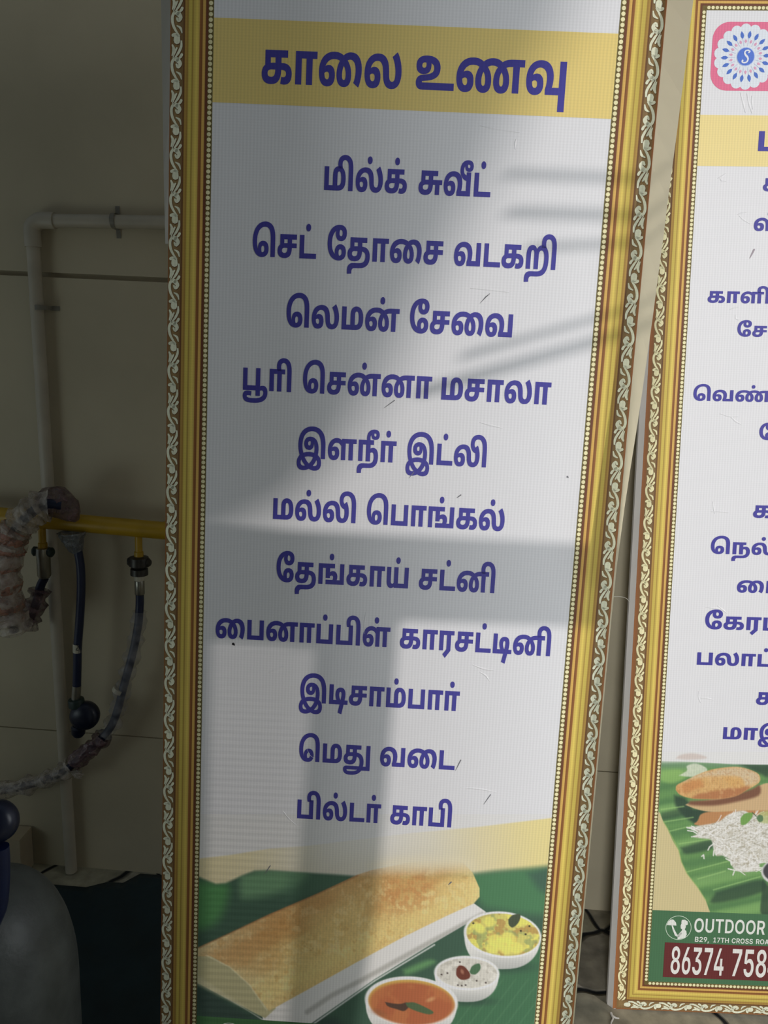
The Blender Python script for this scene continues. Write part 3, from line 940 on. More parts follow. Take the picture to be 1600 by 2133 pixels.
155: ([[282,-12,234,-9,190,1,152,17,118,40,90,68,68,103,52,144,42,191,39,244,45,314,61,376,89,429,126,475,172,512,225,541,286,562,351,575,421,579,482,577,536,569,584,556,627,538,663,517,695,491,720,463,741,431,757,397,768,360,775,323,777,283,776,257,773,230,769,202,763,174,756,148,746,124,930,124,930,567,1109,567,1109,0,564,0,559,94,570,117,580,142,588,169,593,198,597,229,598,261,595,300,588,335,575,366,558,393,536,415,510,432,480,445,446,452,409,455,367,452,329,442,296,427,268,406,244,380,225,350,211,315,203,276,200,233,201,207,204,184,209,163,215,146,224,132,235,122,255,111,279,108,298,110,313,115,324,125,333,137,338,153,340,172,338,193,332,209,322,221,309,230,293,235,274,237,250,235,227,228,206,216,186,201,167,183,148,164,119,262,148,285,179,307,212,326,246,341,284,350,326,353,378,348,423,333,460,307,488,273,504,229,510,176,507,139,499,106,485,76,466,50,441,28,411,11,374,-2,331,-9], [976,851,1044,847,1099,833,1140,811,1169,781,1187,747,1193,708,1188,670,1173,638,1149,612,1115,592,1071,581,1018,577,965,581,922,593,891,613,871,639,858,670,854,707,856,731,863,755,875,780,890,803,907,824,927,842,1020,812,1004,794,991,778,980,763,972,748,967,732,965,714,966,700,970,688,977,679,986,673,999,669,1014,667,1033,670,1047,679,1054,691,1057,707,1052,726,1038,738,1017,745,991,747,964,746,937,742,920,738,903,733,887,727,867,715,850,701,835,684,824,664,817,641,815,613,817,589,823,568,833,549,847,533,858,524,871,516,886,509,901,502,918,496,937,491,937,360,898,369,861,381,827,395,796,411,768,429,743,450,722,473,704,498,690,524,680,553,674,583,672,614,674,643,679,672,688,701,701,728,718,753,740,777,767,798,798,816,834,831,876,842,923,849]], 1180),
82: ([[71,0,71,567,250,567,250,124,738,124,738,0], [408,658,382,660,359,669,340,683,325,702,316,724,313,749,316,775,325,798,340,816,359,830,382,838,407,841,434,838,456,830,475,816,490,798,499,775,502,749,499,724,490,702,475,683,456,669,434,660]], 755),
46: ([[421,-12,362,-9,308,0,259,16,215,37,176,63,142,95,113,132,89,173,71,220,57,270,49,324,47,382,51,451,63,516,84,576,112,631,147,680,188,724,235,762,288,793,346,818,409,836,476,847,546,851,597,849,647,843,694,833,739,818,780,799,818,775,845,752,870,726,891,697,908,664,922,627,933,585,941,539,945,486,947,428,947,0,768,0,768,364,767,409,766,451,763,491,759,528,752,562,744,593,733,621,719,645,701,667,682,685,659,699,634,710,606,718,574,723,539,724,497,722,457,715,418,704,381,687,347,666,315,641,287,610,264,574,244,533,230,486,221,434,218,376,219,336,222,299,227,266,234,236,242,210,251,187,262,166,274,149,287,135,301,123,315,114,331,107,372,112,387,110,404,108,421,107,438,106,466,109,487,117,502,131,512,149,519,169,521,191,519,209,515,226,508,242,497,255,481,263,460,266,441,264,425,257,412,246,402,231,396,212,394,189,395,164,400,142,407,121,417,103,426,88,436,77,293,86,286,100,279,116,272,136,267,157,263,180,262,204,265,238,272,269,284,297,302,322,324,343,352,361,386,374,425,382,469,384,517,381,559,372,595,357,625,337,648,313,666,286,679,256,687,224,689,191,686,150,675,113,657,81,633,53,602,30,565,12,523,-2,475,-9]], 1018),
20: ([[308,-12,253,-10,204,-3,160,8,123,24,92,44,67,69,49,98,39,130,35,167,39,203,50,235,69,265,96,290,132,312,177,329,232,342,298,350,375,353,797,353,797,237,351,237,325,237,303,236,285,234,261,230,241,223,227,214,217,203,211,189,209,174,212,154,221,138,237,126,257,118,282,113,312,112,336,113,357,117,376,123,393,132,407,145,418,161,426,183,431,209,432,239,432,443,294,443,294,302,133,286,133,567,797,567,797,443,606,443,606,249,604,206,599,168,590,134,577,105,561,79,541,57,514,35,482,17,446,4,405,-5,359,-10]], 849),
47: ([[496,-12,431,-9,369,0,312,16,259,38,212,65,169,99,132,138,101,183,76,233,58,289,47,351,43,417,47,483,58,544,77,600,103,651,135,696,173,736,217,771,266,799,320,822,379,838,441,848,508,851,564,848,615,841,660,828,699,811,732,788,759,760,778,727,790,689,794,646,791,613,783,582,770,553,751,527,727,505,697,486,661,472,619,463,571,460,526,463,485,471,450,484,421,502,397,524,378,549,365,577,357,607,355,639,356,664,360,687,366,708,375,728,384,746,394,762,549,762,538,752,528,737,517,719,508,697,503,675,502,652,504,627,510,608,522,595,543,583,565,579,585,581,601,588,612,599,619,614,624,631,625,650,623,668,617,687,609,699,600,710,587,720,570,727,550,731,525,733,517,732,499,732,477,729,453,726,425,722,396,714,368,702,340,686,315,666,291,642,269,613,251,582,235,546,224,506,217,463,215,416,217,367,224,322,236,281,252,245,271,214,293,187,318,164,345,145,373,130,403,119,433,113,463,110,478,109,492,107,503,107,512,106,537,108,558,112,574,120,587,130,597,141,605,153,611,173,613,193,612,211,607,228,599,244,587,256,572,263,552,266,534,264,519,257,506,247,497,232,491,214,489,192,490,167,495,144,503,122,513,103,524,88,535,76,379,82,369,100,361,118,353,136,347,156,343,180,342,207,344,238,352,268,365,295,383,320,406,342,435,360,469,373,510,382,556,384,606,381,649,372,686,357,716,338,740,314,758,287,771,258,779,227,782,195,778,156,768,120,751,88,727,59,695,34,657,14,611,0,557,-9]], 814),
25: ([[308,-12,253,-10,204,-3,161,8,123,24,92,44,68,69,50,98,39,130,35,167,39,203,50,235,69,265,96,290,132,312,177,329,232,342,298,350,375,353,562,353,631,350,694,342,751,328,801,309,843,282,876,248,901,206,916,156,921,96,917,48,907,6,890,-30,867,-61,839,-89,806,-113,779,-127,750,-139,718,-150,683,-159,646,-165,605,-171,562,-174,516,-176,466,-177,361,-177,331,-178,306,-179,287,-181,264,-188,245,-198,232,-210,223,-225,216,-245,214,-270,215,-282,215,-292,216,-302,217,-313,41,-322,39,-299,37,-277,36,-255,35,-231,38,-202,44,-175,55,-151,69,-129,86,-110,106,-94,121,-85,136,-77,152,-70,170,-65,191,-60,214,-57,240,-55,270,-54,304,-53,429,-53,472,-53,512,-51,549,-49,582,-45,613,-40,640,-33,664,-24,686,-12,704,2,716,15,727,30,735,47,741,65,745,86,746,108,744,132,740,153,732,172,721,187,707,200,691,211,673,219,654,226,632,231,610,235,586,237,561,237,351,237,325,237,303,236,285,234,261,230,241,223,227,214,217,203,211,189,209,174,212,154,221,138,237,126,257,118,282,113,312,112,336,113,357,117,376,123,393,132,407,145,418,161,426,182,431,208,432,239,432,443,294,443,294,302,133,286,133,567,796,567,796,443,607,443,607,249,605,206,599,168,590,134,577,105,561,79,541,57,514,35,483,17,446,4,405,-5,359,-10]], 955),
36: ([[282,-12,234,-9,190,1,152,17,118,40,90,68,68,103,52,144,42,191,39,244,45,314,61,376,89,429,126,475,172,512,226,541,286,562,352,575,422,579,482,577,536,569,584,556,627,538,663,517,695,491,720,463,741,431,757,397,768,360,775,323,777,283,776,257,773,230,769,202,763,174,756,148,746,124,930,124,930,567,1109,567,1109,0,564,0,559,94,570,117,580,142,588,169,593,198,597,229,598,261,595,300,588,335,575,366,558,393,536,415,510,432,480,445,446,452,409,455,367,452,329,442,296,427,268,406,244,380,225,350,211,315,203,276,200,233,201,207,204,184,209,163,215,146,224,132,235,122,255,111,279,108,298,110,313,115,324,125,333,137,338,153,340,172,338,193,332,209,322,221,309,230,293,235,274,237,250,235,227,228,206,216,186,201,167,183,148,164,119,262,148,285,179,307,212,326,246,341,284,350,326,353,378,348,423,333,460,307,488,273,504,229,510,176,507,139,499,106,485,76,466,50,441,28,411,11,374,-2,331,-9]], 1180),
23: ([[71,0,71,567,250,567,250,124,738,124,738,0]], 755),
32: ([[679,579,738,575,791,561,837,539,877,508,910,469,936,422,954,368,966,307,969,239,966,162,955,94,936,37,911,-12,881,-53,846,-88,817,-109,786,-126,752,-141,716,-153,677,-162,634,-169,587,-173,536,-176,481,-177,355,-177,325,-178,300,-179,281,-181,259,-188,240,-198,227,-210,217,-225,211,-245,209,-270,209,-282,210,-292,211,-302,212,-313,36,-322,33,-299,31,-277,30,-255,30,-232,32,-202,38,-175,49,-151,63,-129,80,-110,100,-94,115,-85,131,-77,147,-70,165,-65,185,-60,208,-57,234,-55,264,-54,299,-53,466,-53,520,-52,569,-48,612,-41,651,-31,684,-17,713,2,737,25,756,55,771,90,782,131,788,180,790,236,789,283,784,324,775,360,763,389,749,413,731,432,711,445,689,453,665,455,643,454,625,449,610,442,597,430,585,416,576,399,570,380,566,358,564,332,563,301,563,0,384,0,384,299,383,333,382,362,381,385,377,404,372,420,364,433,355,442,345,449,333,454,318,455,303,454,289,450,278,443,269,434,261,420,254,403,251,384,249,361,248,334,247,304,247,0,68,0,68,316,69,352,72,385,78,414,85,440,94,463,105,483,118,502,132,518,148,533,168,547,190,558,214,567,240,574,267,578,297,579,332,577,363,572,389,563,413,551,434,535,454,516,472,494,489,469,506,440,445,445,464,472,484,496,505,517,528,535,553,551,580,563,609,572,642,577]], 1014),
86: ([[282,-12,234,-9,190,1,152,17,118,40,90,68,68,103,52,144,42,191,39,243,45,308,63,368,93,421,134,468,184,507,245,538,315,561,392,575,478,579,520,578,559,575,597,571,632,564,666,555,698,544,730,530,762,514,793,495,817,478,865,439,906,398,940,353,966,305,982,252,987,194,984,150,976,112,962,79,943,51,919,28,890,11,857,-2,818,-9,775,-12,729,-9,688,-1,652,14,622,33,597,57,579,86,565,120,557,157,554,198,557,234,563,269,575,303,590,336,608,367,630,396,654,423,680,447,707,468,735,492,763,508,790,522,819,534,849,544,883,552,921,559,963,563,1012,566,1067,567,1388,567,1388,443,1253,443,1253,0,1074,0,1074,443,1041,443,1010,443,983,441,958,439,936,436,916,432,898,428,882,423,867,417,853,410,840,403,828,395,815,386,794,371,776,353,760,334,746,314,736,293,727,270,721,247,718,222,717,197,718,168,723,145,732,129,749,113,770,108,789,110,803,119,813,133,819,151,823,172,824,196,820,235,810,272,793,307,768,340,738,370,700,396,670,415,638,430,605,441,568,449,527,453,482,455,430,452,383,444,341,430,305,412,273,390,248,365,228,336,213,306,204,273,203,264,202,253,201,242,200,229,201,204,204,182,209,163,215,146,224,132,235,122,255,111,279,108,298,110,313,115,324,125,333,137,338,153,340,172,338,192,332,209,322,221,309,230,293,235,274,237,250,235,227,228,207,216,187,201,167,183,148,164,119,262,148,285,179,307,212,326,246,341,284,350,326,353,377,348,422,333,459,308,487,273,504,229,510,176,507,139,499,106,485,76,466,50,441,28,411,11,374,-2,331,-9], [703,658,677,660,654,669,635,683,620,702,611,724,608,749,611,775,620,798,635,816,654,830,677,838,702,841,728,838,751,830,770,816,785,798,794,775,797,749,794,724,785,702,770,683,751,669,729,660]], 1405),
132: ([[598,-138,598,0,71,0,71,567,250,567,250,124,598,124,598,567,777,567,777,-138], [895,127,929,125,960,119,990,108,1016,94,1039,75,1059,52,1074,25,1082,-7,1085,-44,1081,-88,1070,-129,1050,-165,1023,-198,988,-227,946,-252,896,-273,838,-290,774,-304,702,-313,623,-319,536,-321,468,-321,396,-320,332,-315,276,-308,229,-299,188,-287,154,-272,127,-256,105,-237,89,-216,79,-194,72,-170,70,-145,72,-120,79,-97,91,-76,108,-57,129,-42,155,-30,186,-20,222,-15,263,-13,292,-14,321,-15,348,-17,374,-21,400,-26,427,-32,404,-145,388,-141,370,-138,351,-134,331,-132,310,-130,290,-130,273,-130,258,-132,247,-134,240,-138,235,-144,234,-153,236,-161,243,-169,256,-177,276,-184,296,-189,320,-192,350,-195,385,-198,428,-199,477,-199,528,-199,608,-198,679,-192,741,-184,793,-171,837,-155,871,-135,895,-112,910,-85,914,-55,913,-37,907,-23,897,-10,883,-1,865,5,844,7,824,6,806,3,790,-3,774,-9,758,-18,742,-27,736,90,755,100,777,108,801,116,829,122,860,126]], 1087),
27: ([[282,-12,234,-9,190,1,152,17,118,40,90,68,68,103,52,144,42,191,39,243,45,308,63,368,93,421,134,468,184,507,245,538,315,561,392,575,478,579,520,578,559,575,597,571,632,564,666,555,698,544,730,530,762,514,793,495,817,478,865,439,906,398,940,353,966,305,982,252,987,194,984,150,976,112,962,79,943,51,919,28,890,11,857,-2,818,-9,775,-12,729,-9,688,-1,652,14,622,33,597,57,579,86,565,120,557,157,554,198,557,234,563,269,575,303,590,336,608,367,630,396,654,423,680,447,707,468,735,492,763,508,790,522,819,534,849,544,883,552,921,559,963,563,1012,566,1067,567,1388,567,1388,443,1253,443,1253,0,1074,0,1074,443,1041,443,1010,443,983,441,958,439,936,436,916,432,898,428,882,423,867,417,853,410,840,403,828,395,815,386,794,371,776,353,760,334,746,314,736,293,727,270,721,247,718,222,717,197,718,168,723,145,732,129,749,113,770,108,789,110,803,119,813,133,819,151,823,172,824,196,820,235,810,272,793,307,768,340,738,370,700,396,670,415,638,430,605,441,568,449,527,453,482,455,430,452,383,444,341,430,305,412,273,390,248,365,228,336,213,306,204,273,203,264,202,253,201,242,200,229,201,204,204,182,209,163,215,146,224,132,235,122,255,111,279,108,298,110,313,115,324,125,333,137,338,153,340,172,338,192,332,209,322,221,309,230,293,235,274,237,250,235,227,228,207,216,187,201,167,183,148,164,119,262,148,285,179,307,212,326,246,341,284,350,326,353,377,348,422,333,459,308,487,273,504,229,510,176,507,139,499,106,485,76,466,50,441,28,411,11,374,-2,331,-9]], 1405),
8: ([[293,-321,234,-318,183,-310,139,-297,102,-278,73,-255,50,-227,34,-194,25,-158,21,-118,27,-66,43,-20,70,21,105,58,148,89,197,114,246,134,299,149,355,161,412,169,469,173,526,175,570,174,615,171,664,165,713,158,761,146,807,132,847,117,884,99,918,78,949,54,976,27,997,-4,1014,-38,1024,-75,1027,-117,1020,-177,999,-227,964,-267,913,-297,844,-315,757,-321,701,-319,648,-311,597,-299,546,-282,497,-262,449,-238,409,-216,371,-193,336,-167,303,-139,272,-110,243,-78,216,-45,190,-10,166,28,135,81,109,136,90,192,76,251,67,314,64,381,68,441,79,499,97,556,124,611,158,661,200,707,251,748,310,783,377,812,454,834,540,847,635,851,715,848,789,838,858,822,920,799,976,770,1025,735,1061,703,1092,668,1118,630,1139,589,1156,543,1170,492,1179,435,1184,370,1186,298,1186,0,1007,0,1007,244,1006,306,1003,363,997,415,989,461,978,503,964,540,947,574,927,605,903,632,871,660,834,683,792,701,744,714,690,722,630,724,574,722,522,714,472,702,426,684,384,661,347,634,314,601,287,563,265,520,248,472,239,419,235,361,236,328,239,296,243,265,249,236,257,207,267,179,278,151,291,123,306,94,328,56,352,20,378,-14,408,-46,439,-75,472,-102,508,-125,545,-146,584,-163,610,-173,636,-181,662,-188,689,-194,717,-197,745,-198,786,-195,817,-187,840,-173,854,-155,863,-134,866,-110,863,-84,854,-59,838,-37,817,-18,791,-2,761,12,726,25,688,36,647,43,605,48,563,51,522,52,473,51,425,47,379,40,336,31,297,18,263,1,238,-12,218,-27,202,-45,191,-65,184,-87,182,-110,185,-135,194,-156,208,-174,231,-187,262,-195,302,-198,329,-197,356,-194,382,-190,407,-184,432,-177,456,-169,494,-153,530,-134,564,-111,595,-86,625,-57,651,-26,675,9,694,47,710,87,719,113,725,139,731,166,735,194,738,223,739,253,738,283,735,312,730,341,722,369,710,394,694,417,673,437,646,453,613,465,602,460,589,462,577,463,566,464,554,464,534,463,513,458,495,451,480,439,470,422,467,399,470,375,481,357,499,346,523,342,544,345,561,356,569,368,574,385,576,407,574,430,568,452,557,473,544,493,529,512,512,531,640,537,651,527,661,514,671,499,681,482,688,465,695,447,702,420,704,396,702,363,695,333,684,306,668,282,647,262,621,245,589,233,552,226,509,224,474,226,441,232,410,242,381,257,356,275,335,298,320,326,310,358,307,395,311,434,322,468,341,498,366,523,396,543,432,559,471,570,514,577,560,579,633,574,697,560,752,536,799,504,837,465,867,419,888,367,900,311,905,250,903,210,899,171,893,133,884,97,874,63,861,29,844,-9,823,-46,800,-81,773,-113,745,-144,713,-172,680,-198,645,-220,608,-241,560,-263,511,-283,460,-299,407,-311,351,-319]], 1253),
34: ([[282,-12,234,-9,190,1,152,17,118,40,90,69,68,105,52,146,42,193,39,246,42,299,52,347,68,391,90,430,117,465,148,495,183,521,221,542,262,558,306,570,351,577,397,579,435,578,470,574,502,567,533,558,563,546,593,532,622,515,652,494,682,471,606,347,580,376,552,401,520,424,485,441,445,451,399,455,362,452,327,443,295,428,268,408,244,383,225,353,212,317,203,278,200,233,201,207,204,184,209,163,215,146,224,132,235,122,255,111,279,108,297,109,312,115,324,124,333,137,338,153,340,172,338,193,332,209,322,221,309,230,293,235,274,237,250,235,227,228,206,216,186,201,167,183,148,164,119,262,148,285,179,307,212,326,246,341,284,350,326,353,377,348,422,333,459,308,487,274,504,230,510,176,507,139,499,106,485,76,466,50,441,28,411,11,374,-2,331,-9], [585,0,585,471,606,472,607,567,1208,567,1208,443,1073,443,1073,0,894,0,894,443,764,443,764,0]], 1225),
124: ([[671,368,716,365,756,355,791,338,820,316,845,288,863,255,877,217,885,175,888,129,884,73,874,23,857,-19,834,-56,807,-87,775,-112,751,-127,724,-140,696,-151,666,-159,634,-166,600,-171,563,-174,523,-176,479,-177,358,-177,328,-178,303,-179,284,-181,261,-188,243,-198,230,-210,220,-225,214,-245,212,-270,212,-282,213,-292,214,-302,215,-313,39,-322,36,-299,34,-277,33,-255,33,-232,35,-202,41,-175,52,-151,66,-129,83,-110,103,-94,118,-85,133,-77,150,-70,167,-65,188,-60,211,-57,237,-55,267,-54,301,-53,451,-53,492,-53,527,-51,557,-48,584,-44,606,-38,626,-31,643,-23,659,-12,673,0,685,14,695,30,702,49,708,71,711,95,712,124,711,149,708,171,702,190,694,207,684,220,672,231,657,238,641,243,623,244,600,242,577,235,557,225,539,214,527,332,548,342,569,351,592,358,616,363,642,367], [71,0,71,567,695,567,695,443,560,443,560,0,381,0,381,443,250,443,250,0], [702,851,771,847,825,833,867,811,896,782,913,747,919,708,914,670,900,638,875,612,841,592,798,581,745,577,691,581,649,593,618,613,597,639,584,670,580,707,583,731,590,755,601,780,616,803,634,824,653,842,747,812,731,794,717,778,706,763,698,748,693,732,692,714,693,700,697,688,703,679,713,673,725,669,740,667,760,670,773,679,781,691,783,707,779,726,765,738,743,745,717,747,692,746,665,742,647,738,630,733,614,727,594,715,577,701,562,685,550,665,544,643,541,617,543,595,547,575,553,556,561,536,424,512,416,530,410,548,405,567,401,587,399,608,398,631,400,656,405,681,414,707,427,732,445,756,467,778,493,799,525,816,561,831,602,842,650,849]], 924),
90: ([[71,0,71,567,702,567,702,443,567,443,567,0,388,0,388,443,250,443,250,0], [360,658,334,660,311,669,292,683,277,702,268,724,265,749,268,775,277,798,292,816,311,830,334,838,359,841,385,838,408,830,427,816,442,798,451,775,454,749,451,724,442,702,427,683,408,669,386,660]], 719),
145: ([[1030,851,1086,849,1136,841,1182,829,1223,813,1260,792,1292,769,1321,743,1345,714,1365,683,1381,649,1393,610,1402,569,1408,523,1411,473,1413,419,1413,0,1234,0,1234,413,1233,458,1231,499,1227,534,1222,566,1214,594,1205,619,1194,641,1180,661,1164,678,1147,693,1128,705,1108,715,1084,722,1058,726,1029,727,995,725,965,719,940,709,920,696,903,681,891,664,883,645,878,626,876,606,878,581,883,559,892,540,905,523,916,513,929,505,944,497,961,491,981,485,1002,480,1000,348,949,354,901,366,856,385,816,409,782,439,754,474,733,514,721,557,716,605,720,648,732,690,751,728,779,763,813,793,856,818,906,836,964,847], [282,-12,234,-9,190,1,152,17,118,40,90,69,68,104,52,145,42,192,39,245,42,298,52,346,69,390,92,430,119,464,152,495,190,520,231,542,276,558,324,570,374,577,426,579,476,577,521,572,560,564,595,551,627,535,656,515,677,497,695,475,711,452,724,426,735,396,744,362,751,325,756,282,759,235,761,211,764,191,768,173,774,158,781,145,791,133,803,124,817,117,833,113,851,112,869,113,885,118,900,125,912,135,922,150,930,168,935,191,939,219,940,252,939,282,936,311,931,338,924,364,916,389,907,413,896,437,884,461,871,483,1020,567,1041,536,1059,505,1075,473,1088,441,1099,408,1108,374,1114,339,1118,302,1119,264,1116,213,1106,167,1090,123,1068,85,1038,52,1001,25,957,4,905,-8,846,-12,809,-11,776,-7,747,-1,720,7,696,18,673,31,648,53,627,79,609,109,596,144,586,184,580,230,578,252,576,274,573,296,570,317,566,336,561,355,555,373,546,389,536,404,523,419,507,431,489,441,467,449,442,453,412,455,373,452,336,443,302,428,273,407,248,382,227,351,212,316,203,277,200,233,201,207,203,184,208,163,215,146,223,132,234,122,254,111,278,108,297,110,313,115,324,125,333,137,338,153,340,172,338,192,332,209,322,221,309,230,292,235,273,237,250,235,227,228,206,216,187,201,167,183,148,164,119,262,148,285,179,307,212,326,246,341,284,350,326,353,377,348,422,333,459,308,487,274,504,230,510,176,507,139,499,106,485,76,466,50,441,28,411,11,374,-2,331,-9]], 1484),
28: ([[71,0,71,567,250,567,250,124,598,124,598,567,777,567,777,0]], 849),
78: ([[71,0,71,567,755,567,755,443,556,443,556,335,575,345,595,353,616,360,638,364,661,367,685,368,727,365,763,357,793,344,818,328,838,308,853,286,863,262,870,239,872,215,871,194,869,176,865,161,857,141,849,124,999,124,998,0,377,0,377,124,674,124,682,136,688,149,692,165,694,184,692,203,686,218,677,230,658,240,634,244,614,242,595,237,582,232,569,225,556,216,556,169,377,169,377,443,250,443,250,0], [907,0,896,124,977,124,977,567,1156,567,1156,0], [614,658,588,660,566,669,546,683,531,702,522,724,519,749,522,775,531,798,546,816,566,830,588,838,614,841,640,838,663,830,682,816,696,798,705,775,708,749,705,724,696,702,682,683,663,669,640,660]], 1228),
89: ([[375,0,375,567,554,567,554,124,812,124,812,567,991,567,991,0], [257,-12,230,-11,205,-7,182,0,161,9,142,21,125,35,114,48,104,62,95,77,87,95,80,114,75,136,72,161,70,188,69,219,69,567,248,567,248,224,248,201,249,181,251,164,257,143,268,127,277,120,287,115,300,112,314,111,333,113,350,119,364,128,377,140,388,154,398,171,401,47,383,31,363,16,342,4,318,-5,289,-10], [531,658,505,660,482,669,463,683,448,702,439,724,436,749,439,775,448,798,463,816,482,830,505,838,530,841,556,838,579,830,598,816,613,798,622,775,625,749,622,724,613,702,598,683,579,669,557,660]], 1062),
87: ([[71,0,71,567,250,567,250,124,598,124,598,567,777,567,777,0], [424,658,398,660,376,669,356,683,341,702,333,724,330,749,333,775,342,798,356,816,376,830,398,838,424,841,450,838,473,830,492,816,507,798,515,775,518,749,515,724,507,702,492,683,473,669,450,660]], 849),
93: ([[282,-12,234,-9,190,1,152,17,118,40,90,69,68,105,52,146,42,193,39,246,42,299,52,347,68,391,90,430,117,465,148,495,183,521,221,542,262,558,306,570,351,577,397,579,435,578,470,574,502,567,533,558,563,546,593,532,622,515,652,494,682,471,606,347,580,376,552,401,520,424,485,441,445,451,399,455,362,452,327,443,295,428,268,408,244,383,225,353,212,317,203,278,200,233,201,207,204,184,209,163,215,146,224,132,235,122,255,111,279,108,297,109,312,115,324,124,333,137,338,153,340,172,338,193,332,209,322,221,309,230,293,235,274,237,250,235,227,228,206,216,186,201,167,183,148,164,119,262,148,285,179,307,212,326,246,341,284,350,326,353,377,348,422,333,459,308,487,274,504,230,510,176,507,139,499,106,485,76,466,50,441,28,411,11,374,-2,331,-9], [585,0,585,471,606,472,607,567,1208,567,1208,443,1073,443,1073,0,894,0,894,443,764,443,764,0], [613,658,587,660,565,669,545,683,530,702,521,724,518,749,521,775,530,798,545,816,565,830,587,838,613,841,639,838,661,830,681,816,695,798,704,775,707,749,704,724,695,702,681,683,662,669,639,660]], 1225),
31: ([[343,-214,231,-110,388,37,388,443,250,443,250,0,71,0,71,567,702,567,702,443,567,443,567,0]], 719),
114: ([[71,0,71,567,250,567,250,124,875,124,875,0], [557,486,597,484,632,478,662,469,687,456,709,441,726,423,741,404,752,383,759,361,765,339,768,317,769,295,768,262,764,229,759,195,751,161,742,125,732,88,624,-283,459,-239,542,38,548,73,568,142,576,169,582,196,588,222,593,248,595,272,596,295,594,320,586,342,572,357,550,362,533,360,520,354,509,343,501,328,497,310,495,288,496,266,500,243,506,222,514,201,525,179,539,158,554,136,571,113,591,89,472,18,447,48,423,77,401,106,381,134,365,163,351,194,341,225,335,259,333,294,336,327,344,358,357,388,375,415,400,439,430,459,466,474,508,483]], 892),
88: ([[636,579,698,575,752,561,798,539,836,508,866,472,889,429,906,381,915,329,918,274,916,223,909,179,897,141,880,109,859,81,834,58,816,44,795,33,773,24,749,16,722,10,692,6,659,2,621,1,580,0,71,0,71,567,250,567,250,124,411,124,411,352,412,393,418,429,427,459,439,484,454,507,472,526,493,542,517,555,544,566,573,573,604,578], [651,455,639,454,627,451,617,446,608,438,599,424,594,408,591,394,590,375,589,352,589,124,611,124,640,125,665,130,686,138,703,149,717,165,728,185,735,210,739,239,741,274,740,309,737,341,732,370,725,395,715,416,703,433,688,445,671,453], [480,658,454,660,431,669,412,683,397,702,388,724,385,749,388,775,397,798,412,816,431,830,454,838,480,841,506,838,528,830,548,816,562,798,571,775,574,749,571,724,562,702,548,683,528,669,506,660]], 959),
122: ([[308,-12,253,-10,205,-3,161,8,123,24,92,44,68,69,50,98,39,130,35,167,39,203,50,235,69,265,96,290,132,312,177,329,232,342,298,350,375,353,569,353,609,351,650,347,691,339,731,328,769,312,805,293,837,269,865,239,888,204,905,163,916,116,919,62,918,27,912,-6,904,-36,892,-66,879,-94,863,-121,864,-143,833,-180,796,-213,752,-242,702,-266,647,-286,586,-301,519,-312,448,-319,371,-321,349,-321,286,-319,228,-313,177,-303,132,-289,95,-270,66,-248,44,-221,31,-190,27,-154,29,-131,36,-111,47,-94,62,-80,76,-72,92,-65,110,-60,131,-56,155,-54,183,-53,1074,-53,1157,-177,753,-177,696,-160,206,-160,197,-161,190,-163,186,-167,185,-174,189,-184,201,-192,222,-200,251,-205,291,-208,340,-210,382,-210,427,-209,469,-206,509,-202,545,-196,579,-188,609,-178,637,-165,661,-151,683,-134,690,-103,702,-88,712,-72,721,-57,728,-41,734,-24,738,-6,741,14,743,37,744,62,741,102,732,137,717,166,696,189,672,207,642,221,609,230,573,235,534,237,351,237,325,237,303,236,285,234,261,230,241,223,227,214,217,203,211,189,209,174,212,154,221,138,237,126,257,118,282,113,312,112,336,113,357,117,376,123,393,132,407,145,418,161,426,182,431,208,432,239,432,443,294,443,294,302,133,286,133,567,796,567,796,443,606,443,606,249,605,206,599,168,590,134,577,105,561,79,541,57,514,35,482,17,446,4,405,-5,359,-10], [1017,-177,1017,567,1196,567,1196,-177]], 1268),
